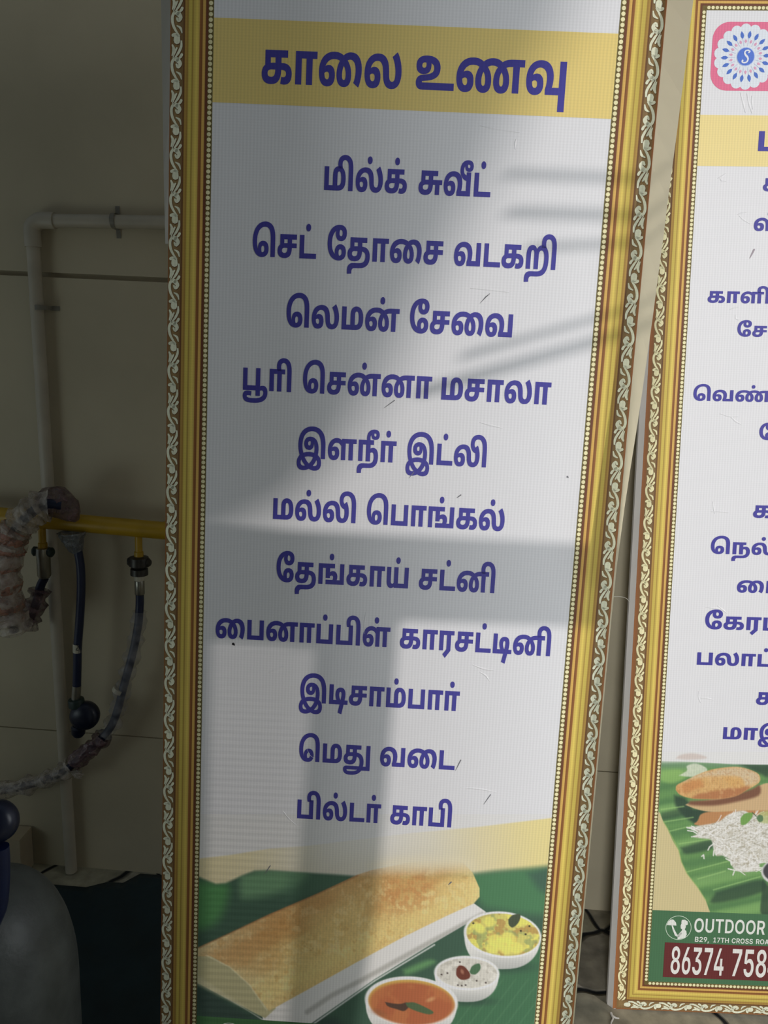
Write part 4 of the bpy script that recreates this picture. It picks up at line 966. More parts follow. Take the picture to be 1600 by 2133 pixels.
98: ([[282,-12,234,-9,190,1,152,17,118,40,90,68,68,103,52,144,42,191,39,244,42,297,52,346,69,390,92,429,119,464,151,495,188,520,227,542,271,558,316,570,364,577,413,579,459,577,499,571,536,561,569,547,599,530,626,510,651,487,675,462,697,435,622,427,641,458,662,485,683,510,707,531,732,548,759,561,789,571,822,577,858,579,890,578,919,573,945,566,968,556,989,543,1007,528,1029,503,1047,474,1060,441,1069,404,1075,362,1076,316,1076,251,1077,220,1079,195,1083,175,1089,158,1096,144,1106,133,1118,124,1132,117,1148,113,1166,112,1184,113,1200,118,1214,125,1227,135,1237,150,1245,168,1250,191,1254,219,1255,252,1254,283,1250,315,1244,346,1235,377,1223,409,1209,440,1192,470,1173,500,1151,529,1299,614,1342,557,1377,500,1402,443,1420,385,1431,325,1434,264,1431,213,1421,167,1405,123,1383,85,1353,52,1316,25,1272,4,1220,-8,1161,-12,1124,-11,1091,-7,1062,-1,1035,7,1011,18,988,31,972,45,957,60,943,78,930,98,919,122,911,149,905,180,901,215,900,255,900,323,899,348,898,370,897,389,891,414,881,433,873,443,863,450,850,454,835,455,820,454,806,450,794,443,785,434,777,422,771,408,767,391,765,372,763,348,762,320,762,0,583,0,583,247,582,280,579,312,573,342,565,369,551,393,534,414,519,425,503,435,484,443,463,450,438,454,409,455,369,452,331,443,298,428,269,407,245,382,226,351,212,316,203,277,200,233,201,207,204,184,209,163,215,146,224,132,234,122,254,111,278,108,297,110,313,115,324,125,333,137,338,153,340,172,338,192,332,209,322,221,309,230,292,235,273,237,250,235,227,228,206,216,187,201,167,183,148,164,119,262,148,285,179,307,212,326,246,341,284,350,326,353,377,348,422,333,459,308,487,274,504,230,510,176,507,139,499,106,485,76,466,50,441,28,411,11,374,-2,331,-9], [739,658,713,660,691,669,671,683,656,702,648,724,645,749,648,775,657,798,671,816,691,830,713,838,739,841,765,838,788,830,807,816,822,798,830,775,833,749,830,724,822,702,807,683,788,669,765,660]], 1478),
83: ([[282,-12,234,-9,190,1,152,17,118,40,90,68,68,103,52,144,42,191,39,243,45,308,63,368,93,421,134,468,184,507,245,538,315,561,392,575,478,579,520,578,559,575,597,571,632,564,666,555,698,544,730,530,762,514,793,495,817,478,865,439,906,398,940,354,966,305,982,252,987,194,984,150,976,112,962,79,943,51,919,28,890,11,856,-2,818,-9,775,-12,728,-9,688,-1,652,14,622,33,597,57,579,86,565,120,557,157,554,198,556,234,562,268,570,300,583,331,598,360,616,388,637,414,660,439,685,463,711,488,755,517,801,540,849,557,900,569,954,577,1012,579,1051,578,1088,575,1122,571,1153,564,1184,555,1213,543,1243,529,1273,512,1303,492,1329,466,1357,442,1383,416,1406,389,1425,360,1442,329,1455,297,1464,264,1470,229,1472,194,1469,150,1461,112,1447,79,1428,51,1404,28,1375,11,1341,-2,1303,-9,1260,-12,1213,-9,1172,-1,1137,14,1107,33,1082,57,1064,86,1050,120,1042,157,1039,198,1042,234,1048,269,1060,303,1075,336,1093,367,1115,396,1139,423,1165,447,1192,468,1220,492,1248,508,1275,522,1304,534,1334,544,1368,552,1406,559,1448,563,1497,566,1552,567,1873,567,1873,443,1738,443,1738,0,1559,0,1559,443,1526,443,1495,443,1467,441,1443,439,1421,436,1401,432,1383,428,1367,423,1352,417,1338,410,1325,403,1313,395,1300,386,1279,371,1261,353,1245,334,1231,314,1221,293,1212,270,1206,247,1203,222,1202,197,1203,168,1208,145,1217,129,1234,113,1255,108,1274,110,1288,119,1298,133,1304,151,1308,172,1309,196,1307,223,1303,248,1296,274,1286,298,1273,321,1258,343,1241,363,1221,381,1199,398,1171,416,1143,430,1113,441,1082,449,1048,453,1011,455,970,453,933,448,901,439,871,426,844,412,818,395,798,379,780,362,764,342,750,322,738,300,729,277,722,252,718,226,717,199,718,170,723,147,731,129,742,117,755,110,770,108,789,110,803,119,813,133,819,151,823,172,824,196,820,235,810,272,793,307,768,340,738,370,700,396,670,415,638,430,605,441,568,449,527,453,482,455,430,452,383,444,341,430,305,412,273,390,248,365,228,336,213,306,204,273,202,264,201,253,201,241,200,229,201,210,203,191,207,172,212,155,221,139,231,126,245,115,262,109,282,107,299,109,313,114,325,123,333,136,338,153,340,172,338,192,332,209,322,221,309,230,293,235,274,237,250,235,227,228,207,216,187,201,167,183,148,164,119,262,148,285,179,307,212,326,246,341,284,350,326,353,377,348,422,333,459,308,487,273,504,229,510,176,507,139,499,106,485,76,466,50,441,28,411,11,374,-2,331,-9], [945,658,919,660,896,669,877,683,862,702,853,724,850,749,853,775,862,798,877,816,896,830,919,838,945,841,971,838,993,830,1013,816,1027,798,1036,775,1039,749,1036,724,1027,702,1013,683,993,669,971,660]], 1890),
26: ([[671,368,716,365,756,355,791,338,820,316,845,288,863,255,877,217,885,175,888,129,884,73,874,23,857,-19,834,-56,807,-87,775,-112,751,-127,724,-140,696,-151,666,-159,634,-166,600,-171,563,-174,523,-176,479,-177,358,-177,328,-178,303,-179,284,-181,261,-188,243,-198,230,-210,220,-225,214,-245,212,-270,212,-282,213,-292,214,-302,215,-313,39,-322,36,-299,34,-277,33,-255,33,-232,35,-202,41,-175,52,-151,66,-129,83,-110,103,-94,118,-85,133,-77,150,-70,167,-65,188,-60,211,-57,237,-55,267,-54,301,-53,451,-53,492,-53,527,-51,557,-48,584,-44,606,-38,626,-31,643,-23,659,-12,673,0,685,14,695,30,702,49,708,71,711,95,712,124,711,149,708,171,702,190,694,207,684,220,672,231,657,238,641,243,623,244,600,242,577,235,557,225,539,214,527,332,548,342,569,351,592,358,616,363,642,367], [71,0,71,567,695,567,695,443,560,443,560,0,381,0,381,443,250,443,250,0]], 924),
21: ([[345,579,399,577,446,572,486,562,520,550,550,534,576,516,598,497,619,475,639,452,583,438,600,467,619,493,640,515,664,534,690,550,719,563,750,572,785,577,822,579,882,575,935,563,980,544,1017,518,1048,487,1071,452,1088,413,1098,372,1101,329,1098,277,1088,232,1073,192,1051,159,1025,130,995,106,966,89,936,75,903,64,869,55,832,48,793,43,751,40,707,38,661,38,420,38,396,37,373,37,353,35,327,32,304,26,284,18,265,8,251,-2,239,-15,230,-29,223,-46,218,-64,217,-84,218,-105,223,-124,230,-142,240,-158,253,-171,269,-182,289,-191,311,-196,336,-197,359,-196,380,-193,401,-188,421,-180,442,-170,463,-156,486,-139,512,-118,540,-93,579,-59,615,-31,648,-9,680,8,712,21,744,30,777,35,813,39,851,40,890,38,924,33,956,24,984,13,1008,-1,1030,-18,1048,-36,1062,-57,1074,-79,1082,-102,1087,-127,1088,-152,1086,-182,1079,-211,1066,-237,1049,-261,1026,-282,998,-298,964,-311,923,-318,877,-321,838,-319,805,-314,776,-306,751,-295,731,-283,713,-268,700,-252,689,-235,681,-217,676,-200,673,-182,672,-166,674,-138,681,-112,693,-87,708,-63,725,-42,744,-23,881,-37,859,-55,840,-73,827,-90,817,-108,811,-126,809,-143,813,-168,825,-187,838,-196,854,-201,873,-203,892,-201,908,-194,920,-185,928,-173,933,-159,934,-144,933,-131,930,-119,923,-108,914,-98,901,-89,884,-83,864,-78,838,-77,818,-78,800,-80,782,-84,766,-91,751,-98,736,-106,722,-117,705,-130,693,-141,679,-154,664,-170,630,-202,597,-231,564,-255,531,-276,496,-292,460,-305,420,-314,375,-319,326,-321,262,-318,206,-307,159,-290,121,-266,90,-238,67,-204,51,-167,41,-128,38,-87,41,-45,49,-8,63,24,82,52,104,76,130,97,155,112,181,125,208,135,238,143,270,150,306,154,345,157,388,159,434,160,649,160,686,160,719,162,748,164,775,168,799,172,820,178,840,186,857,195,873,205,888,219,900,235,910,253,916,273,921,296,922,322,920,350,915,375,907,396,896,414,882,428,866,439,848,447,829,452,809,454,785,452,766,446,750,437,737,426,727,413,719,398,713,381,709,359,707,332,706,298,706,206,528,206,528,288,527,314,524,339,519,361,512,382,502,400,490,416,475,430,457,442,436,451,411,458,384,462,352,463,341,463,327,461,313,459,300,456,276,448,257,442,240,433,226,424,214,413,204,401,196,388,189,367,187,345,190,321,200,300,212,289,228,283,248,281,267,283,283,288,295,298,307,317,311,341,309,363,301,384,292,397,279,408,262,418,240,425,213,430,181,432,331,483,353,477,374,468,394,457,411,442,427,425,439,405,449,383,455,358,457,331,451,284,434,244,405,211,365,186,312,171,248,166,200,169,159,178,125,192,97,212,75,235,59,261,47,290,40,320,38,351,43,396,56,437,79,474,110,505,147,531,191,552,239,567,290,576]], 1145),
35: ([[636,579,698,575,752,561,798,539,836,508,866,472,889,429,906,381,915,329,918,274,916,223,909,179,897,141,880,109,859,81,834,58,816,44,795,33,773,24,749,16,722,10,692,6,659,2,621,1,580,0,71,0,71,567,250,567,250,124,411,124,411,352,412,393,418,429,427,459,439,484,454,507,472,526,493,542,517,555,544,566,573,573,604,578], [651,455,639,454,627,451,617,446,608,438,599,424,594,408,591,394,590,375,589,352,589,124,611,124,640,125,665,130,686,138,703,149,717,165,728,185,735,210,739,239,741,274,740,309,737,341,732,370,725,395,715,416,703,433,688,445,671,453], [231,-31,254,-32,278,-33,301,-36,321,-40,311,-149,301,-147,287,-146,273,-146,260,-146,236,-148,221,-152,212,-160,209,-171,211,-180,217,-188,226,-193,240,-197,258,-199,280,-200,299,-200,327,-199,352,-196,375,-191,394,-184,412,-175,427,-164,441,-151,452,-137,463,-121,472,-112,488,-103,501,-99,519,-95,539,-91,563,-89,591,-87,623,-87,716,-113,690,-119,669,-126,652,-133,635,-146,623,-163,603,-198,580,-229,553,-255,522,-276,488,-293,450,-306,408,-314,362,-319,311,-321,290,-321,248,-320,210,-316,176,-310,145,-302,117,-290,93,-276,78,-263,65,-249,54,-232,46,-214,41,-192,40,-168,45,-131,61,-98,87,-70,125,-48,172,-36], [576,-192,564,-179,538,-172,513,-162,489,-150,468,-134,450,-115,434,-92,423,-65,415,-34,412,2,585,3,586,-15,591,-30,599,-42,608,-51,623,-61,640,-66,662,-69,689,-70,798,-70,798,-192]], 959)}
LATIN = {
79: ([[385,-10,323,-5,266,10,213,35,166,68,125,111,93,162,68,222,54,289,49,363,54,438,68,505,93,565,125,617,166,659,213,693,266,718,323,732,385,737,447,732,504,718,557,693,604,659,644,617,677,565,701,505,716,438,721,363,716,289,701,222,677,162,644,111,604,68,557,34,504,10,447,-5], [385,113,422,117,457,126,487,142,515,164,538,192,557,227,570,267,579,312,582,363,579,415,570,460,557,501,538,535,515,563,487,585,457,602,422,611,385,614,348,611,313,602,282,585,255,563,231,535,213,500,199,460,190,415,188,363,190,312,199,267,213,227,231,192,255,165,282,142,313,126,348,117]], 770),
85: ([[367,-10,310,-7,258,4,211,23,170,48,135,79,107,116,86,158,74,204,70,254,70,728,208,728,208,265,210,236,217,210,228,186,243,165,261,147,283,132,309,121,336,114,367,112,398,114,426,121,452,132,474,147,492,165,507,186,518,210,524,236,526,265,526,728,664,728,664,254,660,204,648,158,627,116,599,79,564,48,523,23,477,4,424,-7]], 734),
84: ([[39,612,39,728,624,728,624,612,401,612,401,0,263,0,263,612]], 663),
68: ([[320,0,134,0,134,119,313,119,360,122,401,131,437,146,467,167,492,194,512,227,526,267,534,312,537,364,534,417,526,462,512,501,492,534,468,561,438,582,402,597,362,605,316,608,131,608,131,728,324,728,394,723,456,708,511,684,559,651,600,609,631,559,655,501,669,437,673,364,669,292,655,227,631,169,599,119,559,77,510,44,454,20,391,5], [208,728,208,0,70,0,70,728]], 722),
82: ([[70,0,70,728,347,728,400,724,447,714,488,698,523,676,552,649,575,616,592,579,602,538,605,493,602,448,591,408,575,371,552,339,522,313,486,292,445,276,397,267,344,264,151,264,151,377,325,377,354,379,381,383,403,391,422,401,437,414,449,430,457,448,462,469,463,493,462,518,457,539,449,558,437,574,422,588,403,599,380,606,354,611,324,613,208,613,208,0], [478,0,301,331,451,331,631,0]], 654),
66: ([[70,0,70,728,353,728,403,725,447,717,484,703,517,685,543,662,563,636,578,606,587,574,589,540,588,512,582,486,573,464,560,444,544,427,526,413,506,400,484,391,461,384,461,376,487,374,512,366,537,354,559,337,579,317,595,293,608,265,615,234,618,199,615,163,605,128,590,97,569,69,542,45,508,26,468,12,422,3,370,0], [208,115,345,115,387,118,421,126,446,141,463,161,474,184,477,210,476,231,470,250,462,268,450,283,435,297,417,308,397,315,375,320,349,322,208,322], [208,419,334,419,355,420,375,425,394,431,411,441,424,452,436,466,444,482,450,500,451,520,448,546,438,568,422,587,400,602,372,611,337,614,208,614]], 660),
50: ([[74,0,74,99,329,345,351,368,370,388,387,407,401,425,414,443,423,461,430,479,434,498,435,517,434,539,428,558,419,575,408,590,394,603,378,613,359,620,339,625,317,625,295,624,274,619,256,611,239,601,226,587,215,571,207,552,202,531,201,508,69,508,73,552,83,593,101,629,125,661,154,688,189,709,229,725,272,734,319,737,367,734,410,725,449,710,484,689,513,664,537,635,554,601,564,564,568,525,566,498,561,472,553,445,540,418,521,389,498,357,467,323,430,284,385,240,265,120,265,114,579,114,579,0]], 647),
57: ([[321,737,368,734,411,724,451,708,487,686,518,657,544,624,563,584,575,541,579,493,576,455,568,417,556,379,538,339,514,295,483,248,315,0,175,0,406,339,440,339,433,327,422,315,409,304,394,294,376,286,358,278,337,272,315,269,292,268,250,271,210,280,175,295,144,316,118,342,96,373,81,408,71,448,68,493,72,539,83,582,101,621,125,654,155,683,191,707,231,724,274,734], [322,627,299,625,277,620,258,610,240,598,226,582,213,563,205,543,199,520,197,496,199,471,205,448,213,427,226,409,240,393,258,380,277,371,299,365,322,363,346,365,367,371,387,380,404,393,419,408,431,427,440,447,445,470,447,494,445,519,440,542,431,563,419,582,404,598,387,610,367,620,346,625]], 647),
49: ([[91,0,91,112,574,112,574,0], [420,728,420,0,283,0,283,605,278,605,110,485,110,614,270,728]], 647),
55: ([[123,0,430,608,430,613,73,613,73,728,573,728,573,610,266,0]], 647),
72: ([[70,0,70,728,208,728,208,430,538,430,538,728,676,728,676,0,538,0,538,314,208,314,208,0]], 746),
67: ([[383,-10,322,-5,264,10,211,35,165,68,125,111,92,162,68,222,53,289,49,363,54,438,68,505,93,565,125,617,166,659,212,693,265,718,322,732,383,737,423,735,461,729,497,720,530,707,562,690,590,670,616,647,639,620,658,590,673,558,685,521,693,483,554,483,549,503,542,521,533,539,522,554,510,568,496,580,480,590,464,599,446,605,427,610,407,613,386,614,349,611,314,601,283,585,255,562,231,534,213,500,199,459,190,414,188,363,190,312,199,266,213,226,232,192,255,164,283,142,314,126,349,116,385,113,406,114,426,117,445,122,463,129,480,138,496,148,510,160,522,174,533,189,542,206,549,225,554,245,693,245,687,211,676,179,662,147,644,118,623,91,598,66,569,44,538,25,503,10,466,-1,426,-7]], 738),
83: ([[330,-11,276,-8,226,1,181,16,142,36,109,62,83,93,62,130,50,172,44,219,180,219,184,195,191,174,203,156,217,141,235,128,255,119,278,112,303,107,329,106,356,107,380,112,402,119,422,128,438,140,452,154,461,170,468,187,470,206,468,223,462,238,454,251,442,263,427,272,409,282,389,290,366,297,340,304,259,325,202,343,155,366,116,396,87,431,70,473,64,521,68,562,80,601,99,635,125,665,157,690,195,710,237,725,283,734,333,737,383,734,430,725,471,710,508,689,539,665,563,635,582,602,594,565,598,525,464,525,458,553,445,577,424,596,398,609,367,618,332,621,306,619,283,615,263,609,246,600,231,589,220,577,211,562,206,546,205,529,207,511,212,496,222,482,235,470,250,460,268,452,287,444,306,438,325,433,393,416,420,409,447,399,474,389,499,377,521,363,543,347,562,330,577,310,590,287,600,263,606,235,608,206,604,164,593,126,575,92,550,62,518,37,480,16,436,1,386,-8]], 652),
65: ([[24,0,276,728,454,728,711,0,559,0,435,367,421,410,408,457,394,506,380,560,365,617,349,678,378,678,362,616,348,559,334,505,321,456,308,409,295,367,175,0], [175,176,175,286,560,286,560,176]], 735),
44: ([[33,-189,76,108,213,108,126,-189]], 269),
56: ([[323,-10,271,-7,225,2,181,17,143,37,111,61,84,90,65,122,53,157,49,195,52,225,59,252,70,279,85,303,103,325,125,343,149,358,175,369,203,376,203,380,167,393,137,412,111,438,91,470,80,504,76,542,80,579,90,612,108,643,132,670,161,693,196,712,234,726,277,734,323,737,369,734,411,726,450,712,484,693,514,670,538,643,556,612,566,578,570,542,566,504,554,470,535,438,509,412,478,393,443,380,443,376,471,369,497,358,521,343,542,325,561,303,576,279,588,252,595,225,597,195,593,157,581,122,562,90,535,61,503,37,464,17,421,2,374,-7], [323,95,348,96,371,101,392,108,410,119,425,132,438,147,447,165,452,185,454,206,452,227,446,247,437,265,424,281,409,295,390,306,370,314,347,319,323,321,298,319,276,314,255,306,237,295,222,281,208,265,199,247,193,227,192,206,193,185,199,165,208,147,220,132,235,119,254,109,274,101,298,96], [323,424,344,426,363,430,381,438,396,447,410,459,421,474,429,491,434,509,436,528,434,548,429,566,421,582,411,596,397,608,381,618,364,625,344,629,323,630,302,629,282,625,264,618,249,608,235,596,225,582,217,566,212,548,210,528,212,509,217,491,225,474,235,459,249,447,265,438,282,430,302,426]], 647),
54: ([[325,-10,279,-6,236,3,195,20,159,42,128,70,103,104,83,143,72,187,68,235,70,272,78,310,91,348,109,388,133,432,164,479,331,728,472,728,240,389,206,389,214,401,225,412,238,423,253,433,270,442,289,450,310,455,331,458,354,459,397,457,437,448,472,433,503,412,529,386,550,355,566,319,576,279,579,235,575,188,564,146,546,107,521,73,491,44,456,21,416,4,372,-6], [324,100,348,102,369,107,389,117,406,130,421,146,433,164,442,185,447,208,449,232,447,257,442,280,433,301,421,319,406,334,389,347,369,356,348,362,324,364,301,362,279,357,260,347,242,335,228,319,215,301,207,280,201,258,199,233,201,208,207,186,215,165,228,146,242,130,260,117,279,107,301,102]], 647),
51: ([[314,-10,265,-7,220,2,178,16,141,36,109,60,83,89,63,123,50,159,45,200,184,200,188,181,194,164,205,149,218,136,233,125,251,117,271,110,292,106,315,105,339,107,361,111,382,119,399,128,415,142,427,157,437,175,442,196,444,219,442,240,437,260,428,279,416,296,399,311,379,323,355,333,327,338,295,340,220,340,220,434,389,608,389,613,82,613,82,728,558,728,558,627,318,389,318,417,370,420,417,415,460,402,497,382,528,357,553,326,572,291,583,253,587,212,583,169,571,130,551,96,524,65,492,39,454,18,411,2,365,-7]], 647),
52: ([[38,133,38,242,313,728,447,728,177,251,177,246,609,246,609,133], [385,0,385,166,388,215,388,454,515,454,515,0]], 647),
53: ([[316,-10,270,-7,227,2,187,17,152,38,122,62,97,92,78,125,66,161,62,200,196,200,199,182,205,164,214,148,226,135,241,123,257,114,276,106,295,103,316,101,341,103,363,109,384,118,402,131,417,147,430,166,439,188,445,211,447,237,445,263,439,287,429,309,417,328,401,344,382,357,361,367,338,373,313,375,292,374,270,370,250,362,230,353,214,342,201,329,76,350,113,728,542,728,542,613,227,613,207,423,211,423,227,438,246,452,269,464,295,473,322,479,352,480,383,478,414,472,442,462,469,449,494,433,515,413,534,390,550,364,563,336,573,306,579,274,581,240,577,193,565,150,547,111,522,76,491,47,454,22,412,4,367,-6]], 647),
48: ([[323,-10,267,-5,217,10,173,34,135,68,105,111,81,162,63,221,53,289,50,363,53,438,64,505,81,565,105,616,136,659,173,693,217,718,267,732,323,737,380,732,430,717,474,693,511,659,542,616,566,565,583,505,593,438,597,363,593,289,583,221,566,162,542,111,512,68,474,34,431,10,380,-5], [323,105,352,109,378,118,400,134,418,157,434,186,446,221,454,262,459,310,461,363,459,417,454,465,446,507,434,542,418,571,400,594,378,610,352,620,323,623,294,620,269,610,247,594,229,571,213,542,201,507,192,465,188,417,186,363,188,310,192,262,201,221,213,186,229,157,247,134,269,118,294,109]], 647)}
WORDS = {
'காலை': [18, 41, 48, 33],
'உணவு': [10, 24, 156],
'மில்க்': [29, 42, 92, 77],
'சுவீட்': [108, 155, 82],
'செட்': [46, 20, 82],
'தோசை': [47, 25, 41, 48, 20],
'வடகறி': [36, 23, 18, 32, 42],
'லெமன்': [46, 33, 29, 86],
'சேவை': [47, 20, 48, 36],
'பூரி': [132, 41, 42],
'சென்னா': [46, 20, 86, 27, 41],
'மசாலா': [29, 20, 41, 33, 41],
'இளநீர்': [8, 34, 124, 90],
'இட்லி': [8, 82, 145],
'மல்லி': [29, 92, 145],
'பொங்கல்': [46, 28, 41, 78, 18, 92],
'தேங்காய்': [47, 25, 78, 18, 41, 89],
'சட்னி': [20, 82, 27, 42],
'பைனாப்பிள்': [48, 28, 27, 41, 87, 28, 42, 93],
'காரசட்டினி': [18, 41, 31, 20, 82, 114, 27, 42],
'இடிசாம்பார்': [8, 114, 20, 41, 88, 28, 41, 90],
'மெது': [46, 29, 122],
'வடை': [36, 48, 23],
'பில்டர்': [28, 42, 92, 23, 90],
'காபி': [18, 41, 28, 42],
'ம': [29],
'க': [18],
'ஸ்': [98],
'காளிபிள': [18, 41, 34, 42, 28, 42, 34],
'சேன': [47, 20, 27],
'வெண்டை': [46, 36, 83, 48, 23],
'கே': [47, 18],
'கத': [18, 25],
'நெல்லை': [46, 26, 92, 48, 33],
'பை': [48, 28],
'கேரட்': [47, 18, 31, 82],
'ஜ': [21],
'பலாப்பழ': [28, 33, 41, 87, 28, 35],
'மாஇ': [29, 41, 8]}


# ------------------------------------------------------------------ printing helpers
PAPER = np.array([0.80, 0.80, 0.81])


def ink(c, white=(212, 212, 212)):
    """ink reflectance from a colour as it shows next to unprinted white"""
    return np.clip(lin(c) / lin(white) * 0.80, 0, 0.9)


NAVY = ink((66, 63, 144))
GLY = {}


def glyph(contours, key):
    """triangulated glyph: verts (x, y), faces"""
    if key in GLY:
        return GLY[key]
    cs = [np.array(c, float).reshape(-1, 2) for c in contours]

    pts = [Vector(p_) for c in cs for p_ in c]
    edges, k = [], 0
    for c in cs:
        edges += [(k + i, k + (i + 1) % len(c)) for i in range(len(c))]
        k += len(c)
    ov, oe, of, *_ = delaunay_2d_cdt(pts, edges, [], 0, 1e-4)
    V = [(q.x, q.y) for q in ov]

    def winding(x, y):
        n_ = 0
        for c in cs:
            x0_, y0_ = c[:, 0], c[:, 1]
            x1_, y1_ = np.roll(x0_, -1), np.roll(y0_, -1)
            side = (x1_ - x0_) * (y - y0_) - (x - x0_) * (y1_ - y0_)
            n_ += np.sum((y0_ <= y) & (y1_ > y) & (side > 0)) - np.sum((y0_ > y) & (y1_ <= y) & (side < 0))
        return n_
    Fc = []
    for q in of:
        x = sum(V[i][0] for i in q) / len(q)
        y = sum(V[i][1] for i in q) / len(q)
        if winding(x, y) != 0:
            Fc.append(tuple(q))
    GLY[key] = (V, Fc)
    return GLY[key]


def word_mesh(w):
    """word in em units/1000 at baseline 0: verts, faces, extent"""
    x = 0
    V, Fc = [], []
    if w in WORDS:
        seq = [(TAMIL[g], g) for g in WORDS[w]]
    else:
        seq = [(LATIN[ord(ch)], -ord(ch)) for ch in w]
    for (cs, adv), key in seq:
        if cs:
            v_, f_ = glyph(cs, key)
            k = len(V)
            V += [(a + x, c) for a, c in v_]
            Fc += [tuple(i + k for i in q) for q in f_]
        x += adv
    V = np.array(V)
    return V, Fc


class Print(MB):
    def __init__(self, B):
        super().__init__()
        self.B = B

    def poly(self, uv, h, col):
        n_ = len(uv)
        self.add([self.B.loc(u, v_, h) for u, v_ in uv], [tuple(range(n_ - 1, -1, -1))], col)

    def quad_strip(self, left, right_, h, cl, cr):
        n_ = len(left)
        v_ = [self.B.loc(u, w, h) for u, w in left] + [self.B.loc(u, w, h) for u, w in right_]
        f_ = [(i, i + 1, n_ + i + 1, n_ + i) for i in range(n_ - 1)]
        self.add(v_, f_, list(cl) + list(cr))

    def word(self, w, u0, u1, vb, height=None, h=0.0004, col=NAVY, xh=562.0):
        V, Fc = word_mesh(w)
        x0, x1 = V[:, 0].min(), V[:, 0].max()
        sx = (u1 - u0) / (x1 - x0) if u1 is not None else height / xh
        sy = height / xh if height else sx
        self.add([self.B.loc(u0 + (x - x0) * sx, vb - y * sy, h) for x, y in V], Fc, col)

    def stroke(self, pts, radii, h, col, dome=0.0):
        """tapered flat stroke with rounded ends in banner coordinates"""
        P = np.array(pts, float)
        n_ = len(P)
        T = np.gradient(P, axis=0)
        T /= (np.linalg.norm(T, axis=1)[:, None] + 1e-12)
        N = np.stack([-T[:, 1], T[:, 0]], 1)
        L = P + N * np.array(radii)[:, None]
        R = P - N * np.array(radii)[:, None]
        ring = list(L)
        for k in range(1, 4):
            a = math.pi * k / 4
            ring.append(P[-1] + radii[-1] * (math.cos(a) * N[-1] + math.sin(a) * T[-1]))
        ring += list(R[::-1])
        for k in range(1, 4):
            a = math.pi * k / 4
            ring.append(P[0] + radii[0] * (-math.cos(a) * N[0] - math.sin(a) * T[0]))
        m_ = len(ring)
        # strips between left and right, plus caps
        v_ = [self.B.loc(*q, h) for q in ring] + [self.B.loc(*q, h + dome) for q in P]
        f_ = []
        for i in range(n_ - 1):
            f_.append((i, i + 1, m_ + i + 1, m_ + i))
            a, c = n_ + 3 + (n_ - 1 - i), n_ + 3 + (n_ - 2 - i)
            f_.append((m_ + i, m_ + i + 1, c, a))
        for k in range(4):
            f_.append((n_ - 1 + k, n_ + k, m_ + n_ - 1))
        e = 2 * n_ + 2
        for k in range(4):
            f_.append((e + k, (e + k + 1) % m_, m_))
        self.add(v_, f_, col)

    def disc(self, c, r, h, col, n_=12, ry=None, ang=0.0):
        ry = r if ry is None else ry
        ca, sa = math.cos(ang), math.sin(ang)
        self.poly([(c[0] + r * math.cos(t) * ca - ry * math.sin(t) * sa, c[1] + r * math.cos(t) * sa + ry * math.sin(t) * ca)
                   for t in (2 * math.pi * k / n_ for k in range(n_))], h, col)


CREAM = ink((224, 216, 170))
GREYCREAM = ink((214, 216, 190))
DKBR = ink((92, 62, 36))
# moulding colours from the inner bead line outwards: (distance in m, colour)
MOULD = [(0.0000, (120, 112, 70)), (0.0012, (96, 84, 44)), (0.0066, (110, 92, 50)), (0.0070, (96, 56, 40)), (0.0098, (112, 68, 44)),
         (0.0104, (196, 160, 84)), (0.0134, (204, 164, 88)), (0.0140, (122, 78, 44)), (0.0172, (140, 92, 50)), (0.0180, (198, 170, 88)),
         (0.0214, (212, 190, 94)), (0.0246, (188, 164, 82)), (0.0262, (150, 122, 58)), (0.0276, (196, 176, 84)), (0.0310, (186, 166, 80)),
         (0.0322, (150, 116, 56)), (0.0352, (170, 138, 70)), (0.0364, (110, 76, 42)), (0.0376, (96, 62, 40)), (0.0380, (116, 92, 58)),
         (0.0460, (136, 112, 72)), (0.0530, (120, 94, 58)), (0.0536, (134, 88, 52)), (0.0620, (156, 100, 58))]


def lerp_mould(d):
    for (a, ca), (c, cc) in zip(MOULD, MOULD[1:]):
        if a <= d <= c:
            t = (d - a) / (c - a)
            return ink(np.array(ca) * (1 - t) + np.array(cc) * t)
    return ink(MOULD[-1][1])


